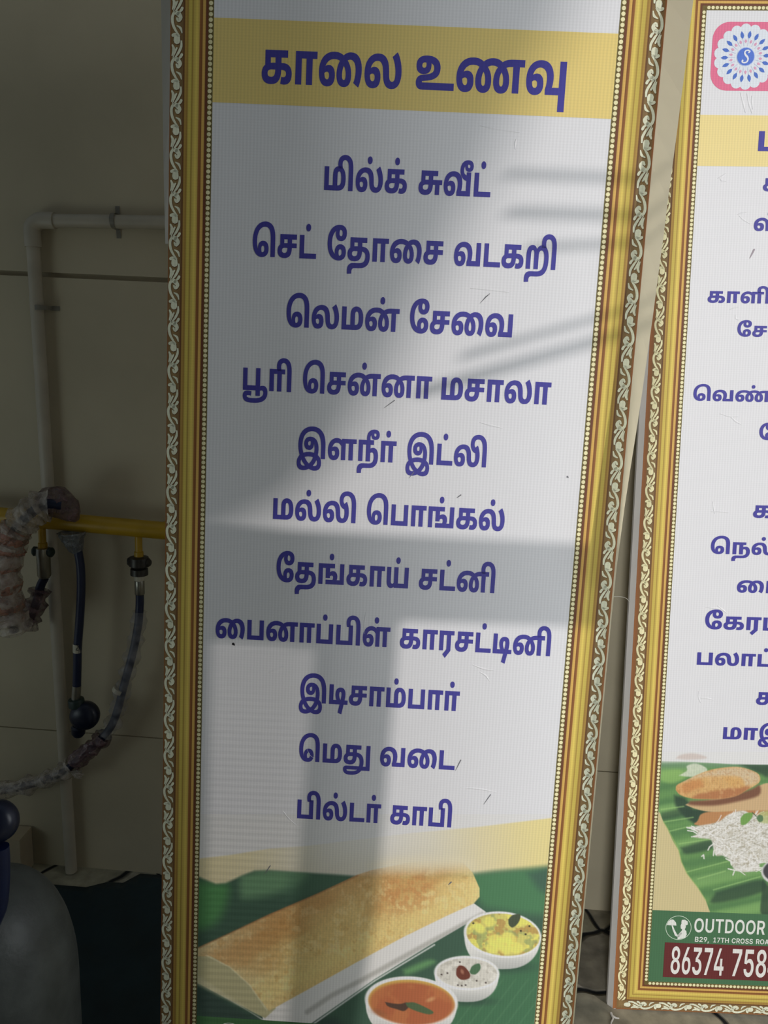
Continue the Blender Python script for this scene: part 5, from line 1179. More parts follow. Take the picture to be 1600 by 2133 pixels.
def gilt_border(B, u0, u1, v0, v1, ext, parent, name='gilt_border'):
    """printed picture-frame moulding round the inner rectangle; ext = how far each side reaches (left, right, top, bottom)"""
    P = Print(B)
    SL, SR, ST, SB = ext

    def side(fn, lim, length):
        ds = [d for d, _ in MOULD if d < lim] + [lim]
        n_ = max(8, int(length / 0.05))
        for da, db in zip(ds, ds[1:]):
            ca, cb_ = lerp_mould(da), lerp_mould(db)
            L = [fn(da, k / n_) for k in range(n_ + 1)]
            R = [fn(db, k / n_) for k in range(n_ + 1)]
            w = rng.uniform(0.96, 1.04, n_ + 1)
            P.quad_strip(L, R, 0.0003, [ca * q for q in w], [cb_ * q for q in w])

    def vert(sign, ub, lim):
        def fn(d, t):
            a, c = v0 - min(d, ST), v1 + min(d, SB)
            return (ub + sign * d, a + (c - a) * t)
        return fn

    def hor(sign, vb_, lim):
        def fn(d, t):
            a, c = u0 - min(d, SL), u1 + min(d, SR)
            return (a + (c - a) * t, vb_ + sign * d)
        return fn
    side(vert(-1, u0, SL), SL, v1 - v0)
    side(vert(1, u1, SR), SR, v1 - v0)
    side(hor(-1, v0, ST), ST, u1 - u0)
    side(hor(1, v1, SB), SB, u1 - u0)

    # beads
    def beads(fn, length):
        n_ = int(length / 0.0064)
        for k in range(n_):
            P.disc(fn((k + .5) / n_), 0.0027, 0.0005, CREAM * rng.uniform(.9, 1.05), 8)
    beads(lambda t: (u0 - 0.0038, v0 + (v1 - v0) * t), v1 - v0)
    beads(lambda t: (u1 + 0.0038, v0 + (v1 - v0) * t), v1 - v0)
    beads(lambda t: (u0 + (u1 - u0) * t, v0 - 0.0038), u1 - u0)
    beads(lambda t: (u0 + (u1 - u0) * t, v1 + 0.0038), u1 - u0)

    # scrollwork: two alternating leaf motifs, x across the band (0 inner .. 1 outer), y along it
    W_ = 0.0148
    hook = [[(.42, .10), (.74, .06), (.92, .30), (.84, .62), (.55, .88), (.18, 1.06)]]
    tw = [([(.50, .02), (.78, .02), (.93, .22), (.86, .52), (.62, .78), (.30, .98)], [.16, .10, .10, .10, .08, .03]),
          ([(.40, .06), (.22, .20), (.40, .34), (.54, .24)], [.17, .13, .11, .07]),
          ([(.10, .86), (.22, .66), (.52, .56)], [.04, .09, .04]),
          ([(.86, .98), (.66, .92), (.40, 1.02)], [.11, .08, .03])]
    tw2 = [([(.52, .04), (.52, .20)], [.21, .24]),
           ([(.14, .22), (.16, .46), (.38, .72), (.72, .98)], [.06, .09, .09, .04]),
           ([(.90, .40), (.78, .58), (.92, .86)], [.06, .11, .04]),
           ([(.52, .52), (.64, .66), (.84, .94)], [.06, .07, .03]),
           ([(.10, .80), (.20, .90), (.42, 1.0)], [.10, .09, .03])]

    def scroll(fn, length, lim):
        if lim < 0.05:
            return
        pitch = 0.0268
        n_ = max(2, int(length / pitch))
        pitch = length / n_
        for k in range(n_):
            for pts, rad in (tw if k % 2 else tw2):
                sm = spline([np.array(q) for q in pts], 4)
                rs = np.interp(np.linspace(0, 1, len(sm)), np.linspace(0, 1, len(rad)), rad)
                col = (CREAM if lim > 0.058 else GREYCREAM) * rng.uniform(.92, 1.05)
                uv = [fn(0.0382 + x * W_, (k + y) * pitch) for x, y in sm]
                P.stroke([(a + .0005, c + .0007) for a, c in uv], rs * W_ * 1.3, 0.0004, DKBR)
                P.stroke(uv, rs * W_ * 1.2, 0.0006, col)
    lv = v1 - v0 + 0.076
    lu = u1 - u0 + 0.076
    scroll(lambda d, t: (u0 - d, v0 - 0.038 + t), lv, SL)
    scroll(lambda d, t: (u1 + d, v1 + 0.038 - t), lv, SR)
    scroll(lambda d, t: (u0 - 0.038 + t, v1 + d), lu, SB)
    scroll(lambda d, t: (u1 + 0.038 - t, v0 - d), lu, ST)
    return P.build(name, M_FLEX, parent, label='printed gold picture-frame border')


# raster painting of the printed food photographs -----------------------------------------------
def smooth(a, b_, x):
    t = np.clip((x - a) / (b_ - a), 0, 1)
    return t * t * (3 - 2 * t)


class Paint:
    def __init__(self, X, Y):
        self.X, self.Y = X, Y
        self.C = np.zeros(X.shape + (3,))

    def sd(self, pts):
        """signed distance, positive inside"""
        X, Y = self.X, self.Y
        P = np.array(pts, float)
        d = np.full(X.shape, 1e9)
        ins = np.zeros(X.shape, bool)
        j = len(P) - 1
        for i in range(len(P)):
            ax, ay = P[j]
            bx_, by = P[i]
            ex, ey = bx_ - ax, by - ay
            t = np.clip(((X - ax) * ex + (Y - ay) * ey) / (ex * ex + ey * ey + 1e-9), 0, 1)
            d = np.minimum(d, (X - ax - t * ex) ** 2 + (Y - ay - t * ey) ** 2)
            c = (ay > Y) != (by > Y)
            with np.errstate(divide='ignore', invalid='ignore'):
                xi = (bx_ - ax) * (Y - ay) / (by - ay + 1e-12) + ax
            ins ^= c & (X < xi)
            j = i
        return np.where(ins, 1, -1) * np.sqrt(d)

    def mask(self, pts, blur=1.5, curve=True):
        if curve and len(pts) > 3:
            q = spline([np.array(p_, float) for p_ in pts] + [np.array(pts[0], float)], 4)
            pts = q[:-1]
        return smooth(-blur, blur, self.sd(pts))

    def ell(self, cx_, cy_, rx, ry, ang=0.0, blur=1.5):
        a = RAD(ang)
        x, y = self.X - cx_, self.Y - cy_
        u, w = x * math.cos(a) + y * math.sin(a), -x * math.sin(a) + y * math.cos(a)
        r = np.sqrt((u / rx) ** 2 + (w / ry) ** 2)
        return smooth(1 + blur / min(rx, ry), 1 - blur / min(rx, ry), r)

    def line(self, pts, w, blur=1.0):
        P = [np.array(p_, float) for p_ in pts]
        d = np.full(self.X.shape, 1e9)
        for a, c in zip(P, P[1:]):
            e = c - a
            t = np.clip(((self.X - a[0]) * e[0] + (self.Y - a[1]) * e[1]) / (e @ e + 1e-9), 0, 1)
            d = np.minimum(d, np.hypot(self.X - a[0] - t * e[0], self.Y - a[1] - t * e[1]))
        return smooth(w + blur, w - blur, d)

    def mix(self, m_, col):
        col = np.asarray(col, float)
        self.C = self.C * (1 - m_[..., None]) + col * m_[..., None]

    def noise(self, scale, seed, octaves=3, ax=1.0, ang=0.0):
        a = RAD(ang)
        U = (self.X * math.cos(a) + self.Y * math.sin(a)) / (scale * ax)
        V = (-self.X * math.sin(a) + self.Y * math.cos(a)) / scale
        out = np.zeros(U.shape)
        amp, tot = 1.0, 0
        r = np.random.default_rng(seed)
        for o in range(octaves):
            G_ = r.uniform(0, 1, (257, 257))
            u, w = U * 2 ** o + 1000, V * 2 ** o + 1000
            i, k = np.floor(u).astype(int), np.floor(w).astype(int)
            fu, fw = u - i, w - k
            fu, fw = fu * fu * (3 - 2 * fu), fw * fw * (3 - 2 * fw)
            g = lambda p_, q: G_[p_ % 257, q % 257]
            out += amp * ((g(i, k) * (1 - fu) + g(i + 1, k) * fu) * (1 - fw) + (g(i, k + 1) * (1 - fu) + g(i + 1, k + 1) * fu) * fw)
            tot += amp
            amp *= 0.55
        return out / tot


def picture(B, name, xl, xr, rows, ncol, painter, parent, h=0.0002, clip=None, label=None, white=(200, 200, 200)):
    """fine mesh in the sheet carrying the printed photograph; xl/xr give the pixel edges of each row"""
    ny = len(rows)
    T = np.linspace(0, 1, ncol)
    XA, XB = np.array([xl(y) for y in rows])[:, None], np.array([xr(y) for y in rows])[:, None]
    X = XA + (XB - XA) * T[None, :]
    Y = np.repeat(np.array(rows)[:, None], ncol, 1)
    P = Paint(X, Y)
    painter(P)
    luma = (P.C @ [.3, .59, .11])[..., None]
    P.C = (P.C * .84 + luma * .16) * .95 + 10
    col = np.clip(lin(np.clip(P.C, 0, 255)) / lin(white) * 0.80, 0, 0.88).reshape(-1, 3)
    vs = np.empty((ny * ncol, 3))
    D = np.stack([(X - CX) / F_PX, (Y - CY) / F_PX, np.ones_like(X)], -1) @ RC
    D = np.stack([D[..., 0], D[..., 2], -D[..., 1]], -1)
    o = B.o + B.n * h
    k = np.dot(o - ORG, B.n) / (D @ B.n)
    q = ORG + D * k[..., None] - o
    vs[:, 0] = (q @ B.r).ravel() - B.uc
    vs[:, 1] = -h
    vs[:, 2] = B.vb - (q @ B.d).ravel()
    idx = np.arange(ny * ncol).reshape(ny, ncol)
    fs = np.stack([idx[:-1, :-1], idx[1:, :-1], idx[1:, 1:], idx[:-1, 1:]], -1).reshape(-1, 4)
    me = bpy.data.meshes.new(name)
    me.vertices.add(len(vs))
    me.vertices.foreach_set('co', vs.astype(np.float32).ravel())
    me.loops.add(fs.size)
    me.loops.foreach_set('vertex_index', fs.astype(np.int32).ravel())
    me.polygons.add(len(fs))
    me.polygons.foreach_set('loop_start', np.arange(0, fs.size, 4, dtype=np.int32))
    me.polygons.foreach_set('loop_total', np.full(len(fs), 4, np.int32))
    me.update(calc_edges=True)
    me.validate()
    at = me.attributes.new('Col', 'FLOAT_COLOR', 'POINT')
    at.data.foreach_set('color', np.concatenate([col, np.ones((len(col), 1))], 1).astype(np.float32).ravel())
    me.materials.append(M_FLEX)
    ob = bpy.data.objects.new(name, me)
    COL.objects.link(ob)
    ob.parent = parent
    if label:
        ob['label'] = label
    return ob


def paint_dosa(P):
    X, Y = P.X, P.Y
    n1, n2, n3 = P.noise(40, 1), P.noise(9, 2), P.noise(60, 3, ax=3, ang=-28)
    P.C[:] = (200, 199, 196)
    # golden backdrop fading to white over the middle
    up = np.interp(X, [400, 480, 560, 640, 860, 1000, 1160], [1790, 1781, 1768, 1762, 1735, 1722, 1703])
    edge = smooth(-2, 2, Y - up)
    fade = np.interp(X, [400, 520, 600, 680, 800, 900, 1000, 1160], [.85, .75, .45, .2, .12, .35, .8, 1.0])
    deep = smooth(0, 70, Y - up)
    P.mix(edge * fade, (206, 190, 132))
    P.mix(edge * smooth(980, 1150, X) * .7, (212, 194, 112))
    P.mix(edge * deep * (1 - fade) * .5, (190, 180, 150))
    # banana leaf behind
    top = np.interp(X, [400, 425, 450, 470, 500, 530, 560, 620, 700, 780, 980, 1030, 1160], [1820, 1832, 1842, 1840, 1826, 1814, 1813, 1817, 1822, 1828, 1822, 1816, 1806])
    soft = np.interp(X, [400, 600, 800, 980, 1160], [5, 4, 5, 9, 12])
    g = smooth(-1, 1, (Y - top) / soft)
    P.mix(g, (52, 84, 64))
    P.mix(g * P.mask([(405, 1835), (470, 1840), (475, 1870), (452, 1920), (405, 1930)], 16), (64, 128, 66))
    P.mix(g * .8 * P.mask([(500, 1822), (560, 1812), (640, 1818), (610, 1850), (520, 1872), (500, 1860)], 14), (98, 146, 98))
    P.mix(g * .5 * P.mask([(600, 1818), (760, 1826), (700, 1850), (600, 1870)], 14), (66, 104, 76))
    P.mix(g * .9 * P.mask([(980, 1815), (1165, 1800), (1165, 1900), (1040, 1895), (1000, 1880)], 14), (62, 118, 72))
    P.mix(g * .8 * P.mask([(1100, 1820), (1170, 1800), (1170, 1860), (1128, 1856)], 12), (52, 82, 68))
    P.mix(g * .9 * P.mask([(880, 2080), (1000, 1970), (1170, 1990), (1170, 2200), (930, 2200)], 18), (54, 104, 66))
    P.mix(g * .7 * P.mask([(420, 2120), (405, 2050), (560, 2130), (700, 2120), (700, 2200), (405, 2200)], 12), (42, 60, 54))
    P.mix(g * .8 * P.mask([(840, 2020), (890, 2000), (905, 2006), (850, 2030)], 7), (92, 150, 84))
    for k in range(12):
        x0 = 940 + k * 26
        P.mix(.16 * P.line([(x0 - 60, 2160), (x0 + 30, 2040)], 1.5, 2) * smooth(2010, 2060, Y), (110, 160, 110))
    # plate
    pl = P.mask([(540, 2090), (740, 1980), (960, 1860), (985, 1880), (1013, 1900), (900, 1966), (780, 2040), (648, 2132), (600, 2140), (548, 2124)], 1.2, False)
    P.mix(pl, (208, 206, 200))
    P.mix(P.line([(1004, 1905), (890, 1966), (760, 2038), (690, 2074), (640, 2108)], 5, 4) * pl * .75, (158, 156, 146))
    P.mix(P.line([(650, 2135), (782, 2042), (905, 1968)], 1.5, 1.5) * .8, (222, 221, 216))
    P.mix(P.mask([(412, 2036), (412, 2046), (546, 2122), (640, 2140), (560, 2134)], 2, False) * .8, (214, 210, 200))
    # inside of the roll
    P.mix(P.mask([(408, 1985), (450, 1980), (520, 2030), (575, 2100), (552, 2121), (470, 2078), (408, 2046)], 1.5, False), (172, 166, 118))
    P.mix(P.mask([(408, 2030), (470, 2070), (540, 2116), (408, 2050)], 5, False) * .6, (196, 190, 148))
    # dosa
    body = [(408, 1976), (470, 1948), (560, 1905), (660, 1862), (745, 1822), (775, 1812), (860, 1795), (930, 1790), (965, 1797), (985, 1818), (999, 1850),
            (999, 1868), (987, 1882), (930, 1908), (840, 1952), (740, 2006), (640, 2062), (560, 2106), (548, 2090), (520, 2052), (478, 2014), (440, 1992), (408, 1992)]
    d = P.mask(body, 1.3, False)
    top_soft = smooth(1786, 1836, Y) + smooth(700, 640, X)
    d = d * np.clip(np.where((X > 700) & (X < 990), top_soft, 1), 0, 1)
    base = np.zeros(X.shape + (3,)) + np.array([206, 172, 96])
    tt = np.clip(((X - 408) * .89 + (Y - 1976) * -.45) / 600, 0, 1)
    below = (Y - 1976) * .9 + (X - 408) * .44      # distance from the upper edge of the roll
    w = smooth(95, 0, below)[..., None]
    base = base * (1 - .55 * w) + np.array([176, 118, 62]) * .55 * w
    w = smooth(.3, 0, tt)[..., None] * .75
    base = base * (1 - w) + np.array([206, 192, 138]) * w
    w = (smooth(100, 150, below) * smooth(190, 150, below))[..., None] * .5
    base = base * (1 - w) + np.array([220, 196, 112]) * w
    brown = smooth(.52, .72, n3) * smooth(-5, 40, below) * smooth(150, 60, below)
    base = base * (1 - .55 * brown[..., None]) + np.array([182, 124, 58]) * .55 * brown[..., None]
    spot = smooth(.55, .75, n2) * smooth(.45, .6, n1)
    base = base * (1 - .3 * spot[..., None]) + np.array([176, 120, 50]) * .3 * spot[..., None]
    pale = smooth(.6, .4, n2) * smooth(.5, .65, P.noise(26, 9))
    base = base * (1 - .25 * pale[..., None]) + np.array([232, 214, 150]) * .25 * pale[..., None]
    w = (P.mask([(800, 1830), (870, 1815), (905, 1850), (880, 1890), (800, 1900)], 22) * smooth(.3, .6, n2))[..., None] * .55
    base = base * (1 - w) + np.array([190, 120, 58]) * w
    w = smooth(960, 1000, X)[..., None] * .5
    base = base * (1 - w) + np.array([222, 196, 120]) * w
    base *= (0.94 + .12 * P.noise(4, 6))[..., None]
    P.C = P.C * (1 - d[..., None]) + base * d[..., None]
    P.mix(P.line([(415, 1974), (470, 1948), (560, 1906), (660, 1863), (745, 1824)], 1.6, 2) * .55, (150, 92, 48))
    P.mix(P.line([(430, 1990), (478, 2014), (520, 2052), (556, 2104)], 1.5, 2) * .5, (232, 220, 176))
    P.mix(smooth(1770, 1800, Y) * P.mask([(770, 1805), (840, 1775), (950, 1775), (985, 1800), (930, 1806), (850, 1812)], 16) * .45, (214, 200, 160))
    # shadows on the leaf beside the bowls are printed dark patches
    P.mix(P.ell(1050, 2014, 62, 12, 0, 8) * .5, (40, 60, 52))
    P.mix(P.ell(975, 2086, 52, 9, 0, 6) * .55, (40, 60, 52))

    def bowl(cx_, cy_, rx, ry, depth, a, wall=(206, 205, 198)):
        body_ = [(cx_ + rx * .985 * math.copysign(abs(math.cos(t)) ** .8, math.cos(t)), cy_ + depth * 1.3 * abs(math.sin(t)) ** .9) for t in (math.pi * k / 24 for k in range(25))]
        q = P.mask(body_, 1.5, False)
        P.mix(q, wall)
        P.mix(q * smooth(cy_ + depth * .5, cy_ + depth * 1.35, Y) * .6, (140, 142, 136))
        P.mix(P.ell(cx_, cy_, rx, ry, a), (222, 220, 212))
    # potato masala bowl
    bowl(1047, 1947, 81, 48, 55, 6)
    m_ = P.ell(1048, 1947, 76, 43.5, 6)
    P.mix(m_, (196, 186, 84))
    P.mix(m_ * smooth(.48, .62, P.noise(20, 21)), (218, 206, 80))
    P.mix(m_ * smooth(.58, .7, P.noise(16, 22)) * .8, (170, 128, 62))
    P.mix(m_ * smooth(.6, .72, P.noise(18, 23)) * .7, (136, 150, 84))
    for x, y, r in ((1020, 1920, 13), (1000, 1935, 12), (1034, 1960, 18), (1060, 1955, 17), (1076, 1975, 16), (1025, 1975, 14), (1052, 1978, 13), (990, 1926, 9)):
        P.mix(P.ell(x, y, r, r * .75, 20, 3) * .8 * m_, (222, 212, 84))
    P.mix(m_ * smooth(30, 44, np.hypot((X - 1048), (Y - 1947) * 1.75) - 40) * .35, (120, 90, 40))
    P.mix(P.mask([(1059, 1915), (1068, 1906), (1084, 1905), (1080, 1922), (1068, 1932), (1060, 1926)], 1.2), (62, 74, 52))
    for x, y in ((1103, 1929), (1095, 1946), (1085, 1939), (986, 1923)):
        P.mix(P.ell(x, y, 2.2, 2, 0, 1), (50, 40, 36))
    # coconut chutney bowl
    bowl(972.5, 2027, 68, 36, 46, 2)
    m_ = P.ell(973, 2027, 63, 31, 2)
    P.mix(m_, (196, 192, 178))
    P.mix(m_ * smooth(.5, .7, P.noise(8, 31)) * .5, (160, 154, 138))
    P.mix(m_ * smooth(.5, .7, P.noise(10, 32)) * .5, (222, 218, 206))
    P.mix(P.mask([(951, 2018), (957, 2011), (968, 2014), (979, 2028), (977, 2038), (962, 2041), (951, 2032)], 1.2), (104, 48, 34))
    P.mix(P.ell(963, 2024, 3, 5, -20, 2) * .7, (180, 120, 90))
    P.mix(P.mask([(978, 2024), (984, 2012), (998, 2007), (1001, 2018), (992, 2029), (982, 2029)], 1.2), (66, 104, 68))
    for x, y in ((954, 2052), (962, 2053), (970, 2052), (993, 2043), (1012, 2047), (932, 2027), (958, 2004), (920, 2030)):
        P.mix(P.ell(x, y, 1.9, 1.6, 0, 1), (60, 46, 40))
    # sambar bowl
    bowl(857, 2086, 97, 52, 60, 4)
    m_ = P.ell(857, 2087, 90, 46, 4)
    P.mix(m_, (196, 150, 60))
    m2 = P.ell(858, 2091, 87, 44, 4, 4)
    P.mix(m2, (172, 86, 46))
    P.mix(m2 * smooth(.45, .7, P.noise(30, 41)) * .6, (188, 108, 54))
    P.mix(P.mask([(802, 2087), (818, 2090), (834, 2091), (848, 2088), (852, 2096), (842, 2106), (826, 2102), (808, 2096)], 1.5), (74, 52, 40))
    P.mix(P.mask([(845, 2089), (862, 2088), (884, 2097), (903, 2108), (894, 2113), (870, 2107), (850, 2098)], 1.5), (70, 92, 56))
    P.mix(P.ell(897, 2082, 9, 4, -20, 3) * .7, (206, 150, 90))
    P.mix(P.ell(790, 2110, 16, 6, 20, 5) * .5, (130, 74, 44))


def paint_thali(P):
    X, Y = P.X, P.Y
    c = lambda x, y: (1340 + x / 6.154, 1540 + y / 6.154)
    pl = lambda L: [c(x, y) for x, y in L]
    n1, n2 = P.noise(10, 51), P.noise(3, 52)
    P.C[:] = (200, 200, 198)
    # golden ground below the leaf
    P.mix(smooth(1580, 1690, Y) * smooth(1480, 1380, X), (190, 176, 124))
    P.mix(smooth(1650, 1700, Y), (188, 172, 118))
    # banana leaf
    edge = [(150, 285), (240, 280), (600, 290), (1150, 320), (1800, 330), (5600, 340), (5600, 2200), (870, 2250), (800, 2060), (700, 1900), (560, 1720),
            (490, 1570), (455, 1420), (380, 1300), (315, 1150), (260, 1060), (215, 940), (150, 900)]
    leaf = P.mask(pl(edge), 1.2, False) * smooth(1578, 1600, Y)
    P.mix(leaf, (84, 132, 66))
    band = 0.5 + 0.5 * np.sin((Y - 0.18 * (1600 - X) + 8 * n1) / 5.4)
    P.mix(leaf * band * .45, (52, 96, 56))
    fold = 0.5 + 0.5 * np.sin((Y - 0.22 * (1600 - X)) / 13.0 + 1.0)
    P.mix(leaf * smooth(.62, 1, fold) * .6, (116, 164, 84))
    P.mix(leaf * smooth(1606, 1592, Y) * .8, (86, 124, 92))
    P.mix(leaf * P.mask(pl([(230, 410), (450, 390), (560, 470), (400, 560), (230, 530)]), 5) * .8, (120, 166, 78))
    for q, k in (([(400, 720), (540, 760), (640, 900), (560, 1010), (420, 860)], .9), ([(530, 900), (900, 900), (740, 1100), (560, 1010)], .95),
                 ([(480, 1390), (860, 1290), (880, 1400), (560, 1470)], .75), ([(930, 1960), (1500, 1800), (1520, 1960), (900, 2100)], .75),
                 ([(230, 940), (540, 880), (560, 960), (250, 1030)], .6), ([(1180, 300), (1600, 280), (1600, 480), (1480, 430)], .8)):
        P.mix(leaf * P.mask(pl(q), 5) * k, (38, 62, 46))
    for a, e in (((260, 1060), (640, 1000)), ((330, 1180), (620, 1110)), ((460, 1340), (860, 1280)), ((560, 1700), (1100, 1560)), ((700, 1790), (1050, 1690)), ((900, 1930), (1500, 1760)), ((230, 900), (520, 860))):
        P.mix(leaf * P.line(pl([a, e]), 1.2, 1.5) * .7, (136, 180, 96))
    P.mix(P.line(pl([(260, 1060), (315, 1150), (455, 1420), (490, 1570), (560, 1720), (700, 1900), (800, 2060)]), 1.2, 1.2) * .6, (150, 168, 84))
    # far shredded garnish
    P.mix(P.mask(pl([(460, 465), (560, 400), (560, 340), (680, 310), (820, 380), (760, 470), (600, 480)]), 2) * (.75 + .25 * n2), (190, 196, 172))
    # lower flatbreads
    P.mix(P.mask(pl([(700, 1040), (760, 950), (1000, 920), (1800, 900), (1800, 1160), (740, 1110)]), 1.5), (172, 116, 66))
    P.mix(P.mask(pl([(540, 840), (640, 810), (1300, 700), (1480, 600), (1640, 560), (2100, 600), (2100, 880), (1300, 912), (900, 930), (700, 900)]), 1.2), (186, 152, 104))
    P.mix(P.mask(pl([(600, 790), (1000, 760), (1380, 640), (1490, 590), (1480, 720), (1200, 800), (900, 850), (600, 840)]), 4), (112, 70, 48))
    # puffed puri
    m_ = P.mask(pl([(418, 650), (430, 590), (520, 540), (800, 410), (1050, 360), (1250, 358), (1440, 420), (1497, 480), (1480, 560), (1330, 650), (1180, 730), (950, 765), (640, 760), (480, 715)]), 1.2)
    P.mix(m_, (194, 148, 82))
    P.mix(m_ * P.mask(pl([(500, 520), (900, 400), (1250, 358), (1450, 430), (1480, 540), (1320, 600), (1250, 500), (1000, 470), (700, 490), (520, 545)]), 5), (190, 166, 126))
    P.mix(m_ * P.mask(pl([(430, 600), (700, 510), (760, 600), (560, 680), (430, 680)]), 6) * .7, (184, 112, 54))
    P.mix(m_ * P.mask(pl([(700, 700), (1040, 640), (1330, 600), (1350, 650), (1100, 760), (640, 765)]), 4) * .8, (160, 92, 52))
    P.mix(m_ * P.mask(pl([(1000, 470), (1240, 480), (1300, 600), (1150, 620)]), 4) * .6, (200, 150, 76))
    P.mix(m_ * smooth(.45, .75, n2) * .35, (160, 100, 50))
    P.mix(m_ * smooth(.55, .8, n1) * .35, (214, 176, 112))
    # mound of shredded white strands
    blob = pl([(570, 1130), (760, 1100), (960, 1060), (1100, 960), (1290, 915), (1500, 980), (2400, 1000), (2400, 1640), (1560, 1580), (1480, 1680), (1200, 1690), (1100, 1540),
               (1010, 1490), (930, 1490), (900, 1400), (870, 1290), (760, 1270), (640, 1250), (700, 1200)])
    m_ = P.mask(blob, 2.0)
    P.mix(m_, (196, 194, 184))
    P.mix(m_ * smooth(.5, .75, P.noise(5, 61)) * .6, (168, 162, 142))
    P.mix(m_ * smooth(.55, .75, P.noise(3.5, 62)) * .5, (140, 128, 98))
    rs = np.random.default_rng(77)
    pts = []
    X0, X1_ = X.max(), X.min()
    while len(pts) < 340:
        x, y = rs.uniform(560, 1640), rs.uniform(930, 1720)
        pts.append((x, y, rs.uniform(-.9, .7), rs.uniform(50, 130), rs.uniform(-.5, .5)))
    sdv = P.sd(blob)
    from_b = lambda x, y: sdv[int(np.clip(np.searchsorted(Y[:, 0], c(x, y)[1]), 0, Y.shape[0] - 1)), int(np.clip(np.argmin(abs(X[int(np.clip(np.searchsorted(Y[:, 0], c(x, y)[1]), 0, Y.shape[0] - 1))] - c(x, y)[0])), 0, X.shape[1] - 1))]
    for i, (x, y, a, L_, cv) in enumerate(pts):
        if from_b(x, y) < -3:
            continue
        q = [c(x + L_ * t * math.cos(a + cv * t), y + L_ * t * math.sin(a + cv * t)) for t in (0, .33, .66, 1)]
        dark = i % 5 < 2
        P.mix(P.line(q, .5 if dark else .8, .7) * (.55 if dark else .9), (128, 122, 100) if dark else (212, 210, 204))
    for q in ([(1090, 1660), (1180, 1680), (1400, 1640), (1560, 1650)], [(1150, 1740), (1170, 1690)], [(570, 1170), (640, 1180), (690, 1210)], [(560, 1130), (640, 1150)], [(830, 1420), (850, 1380), (900, 1340)],
              [(900, 1490), (905, 1430), (960, 1400)], [(750, 1500), (775, 1480), (780, 1530)], [(620, 1250), (740, 1235)], [(1060, 1530), (1120, 1560), (1130, 1610)]):
        P.mix(P.line(pl(q), 1.2, .8), (206, 204, 196))
    # garnish leaves and yellow-green chutney
    P.mix(P.mask(pl([(1500, 930), (1800, 900), (1800, 1070), (1480, 1060)]), 3) * .8, (160, 168, 96))
    P.mix(P.mask(pl([(1252, 1090), (1250, 1010), (1310, 950), (1400, 945), (1390, 1010), (1330, 1080), (1280, 1100)]), 1.2), (96, 144, 60))
    P.mix(P.mask(pl([(1450, 1010), (1480, 970), (1530, 980), (1535, 1040), (1490, 1062)]), 1.2), (78, 112, 70))
    P.mix(P.line(pl([(1400, 940), (1450, 985)]), 1, 1), (60, 84, 50))
    # steel cup
    P.mix(P.ell(*c(1790, 1700), 45, 29, 0), (186, 186, 182))
    P.mix(P.ell(*c(1790, 1690), 41, 24.5, 0), (58, 58, 60))
    P.mix(P.mask(pl([(1520, 1980), (1530, 1800), (1600, 1880), (1800, 1900), (1800, 2250), (1520, 2250)]), 3) * .8, (40, 62, 46))
    # white fade at the top
    P.mix(smooth(1600, 1572, Y) * smooth(1560, 1480, X) * .0 + smooth(1594, 1570, Y), (200, 200, 198))
    P.mix(P.mask(pl([(420, 245), (480, 200), (640, 180), (800, 220), (780, 250), (560, 262)]), 3) * .5, (176, 150, 134))


def creases(P, pts, h=0.0):
    for x, y, dx, dy in pts:
        u, v_ = P.B.uv(x, y)
        rs = np.random.default_rng(int(x * 3 + y))
        q = spline([np.array([u, v_]), np.array([u + dx * .5, v_ + dy * .5]) + rs.uniform(-.002, .002, 2), np.array([u + dx, v_ + dy])], 5)
        rr = np.interp(np.linspace(0, 1, len(q)), [0, .5, 1], [.0004, .0014, .0003])
        P.stroke(q, rr * 1.3, 0.0, PAPER, dome=0.0005)


def marks(P, pts, h=0.00045, col=(112, 112, 116)):
    for x0, y0, x1, y1, w in pts:
        a, c = P.B.uv(x0, y0), P.B.uv(x1, y1)
        q = [a + (c - a) * t for t in (0, .5, 1)]
        P.stroke(q, [w, w * .8, w * .3], h, ink(col))


def frame_box(B, u0, u1, v0, v1, depth, parent, name='wrapped_frame', flare=0.0):
    b_ = MB()
    x0_, x1_, z0_, z1_ = u0 - B.uc, u1 - B.uc, B.vb - v1, B.vb - v0
    v_ = []
    for f_, y in ((0, .0006), (flare, .0006 + flare), (flare, depth)):
        v_ += [(x0_ - f_, y, z0_), (x1_ + f_, y, z0_), (x1_ + f_, y, z1_), (x0_ - f_, y, z1_)]
    fs = [(0, 3, 2, 1), (8, 9, 10, 11)]
    for a in (0, 4):
        for k in range(4):
            e = (k + 1) % 4
            fs.append((a + k, a + e, a + e + 4, a + k + 4))
    b_.add(v_, fs)
    return b_.build(name, M_FRAME, parent)


# ------------------------------------------------------------------ left banner: breakfast menu
b1 = thing('menu_banner', 'tall breakfast menu banner with gold printed frame, dosa picture below, leaning at centre', 'banner', B1.matrix, group=None)
HW = B1.inner[1]
VT, VB = -0.985 * S1, 1.075 * S1
EXT_L = B1.inner[0] - B1.u0
EXT_R = B1.u1 - B1.inner[1]
EXT_B = min(B1.vb - VB, 0.056)
frame_box(B1, B1.u0, B1.u1, VT - EXT_B, B1.vb, 0.022, b1)
P = Print(B1)
P.poly([(B1.u0, VT - EXT_B), (B1.u1, VT - EXT_B), (B1.u1, B1.vb), (B1.u0, B1.vb)], 0.0, PAPER)
creases(P, [(1000, 262, .05, .006), (1075, 290, .0, .012), (590, 1690, .02, .02), (640, 1560, .012, .014), (985, 1385, .03, .006), (560, 1400, .02, -.01),
            (1000, 1400, .014, .012), (960, 1640, .05, .004), (700, 1750, .0, .0), (980, 600, .05, .003), (1000, 880, .03, .006), (760, 1320, .0, -.03)])
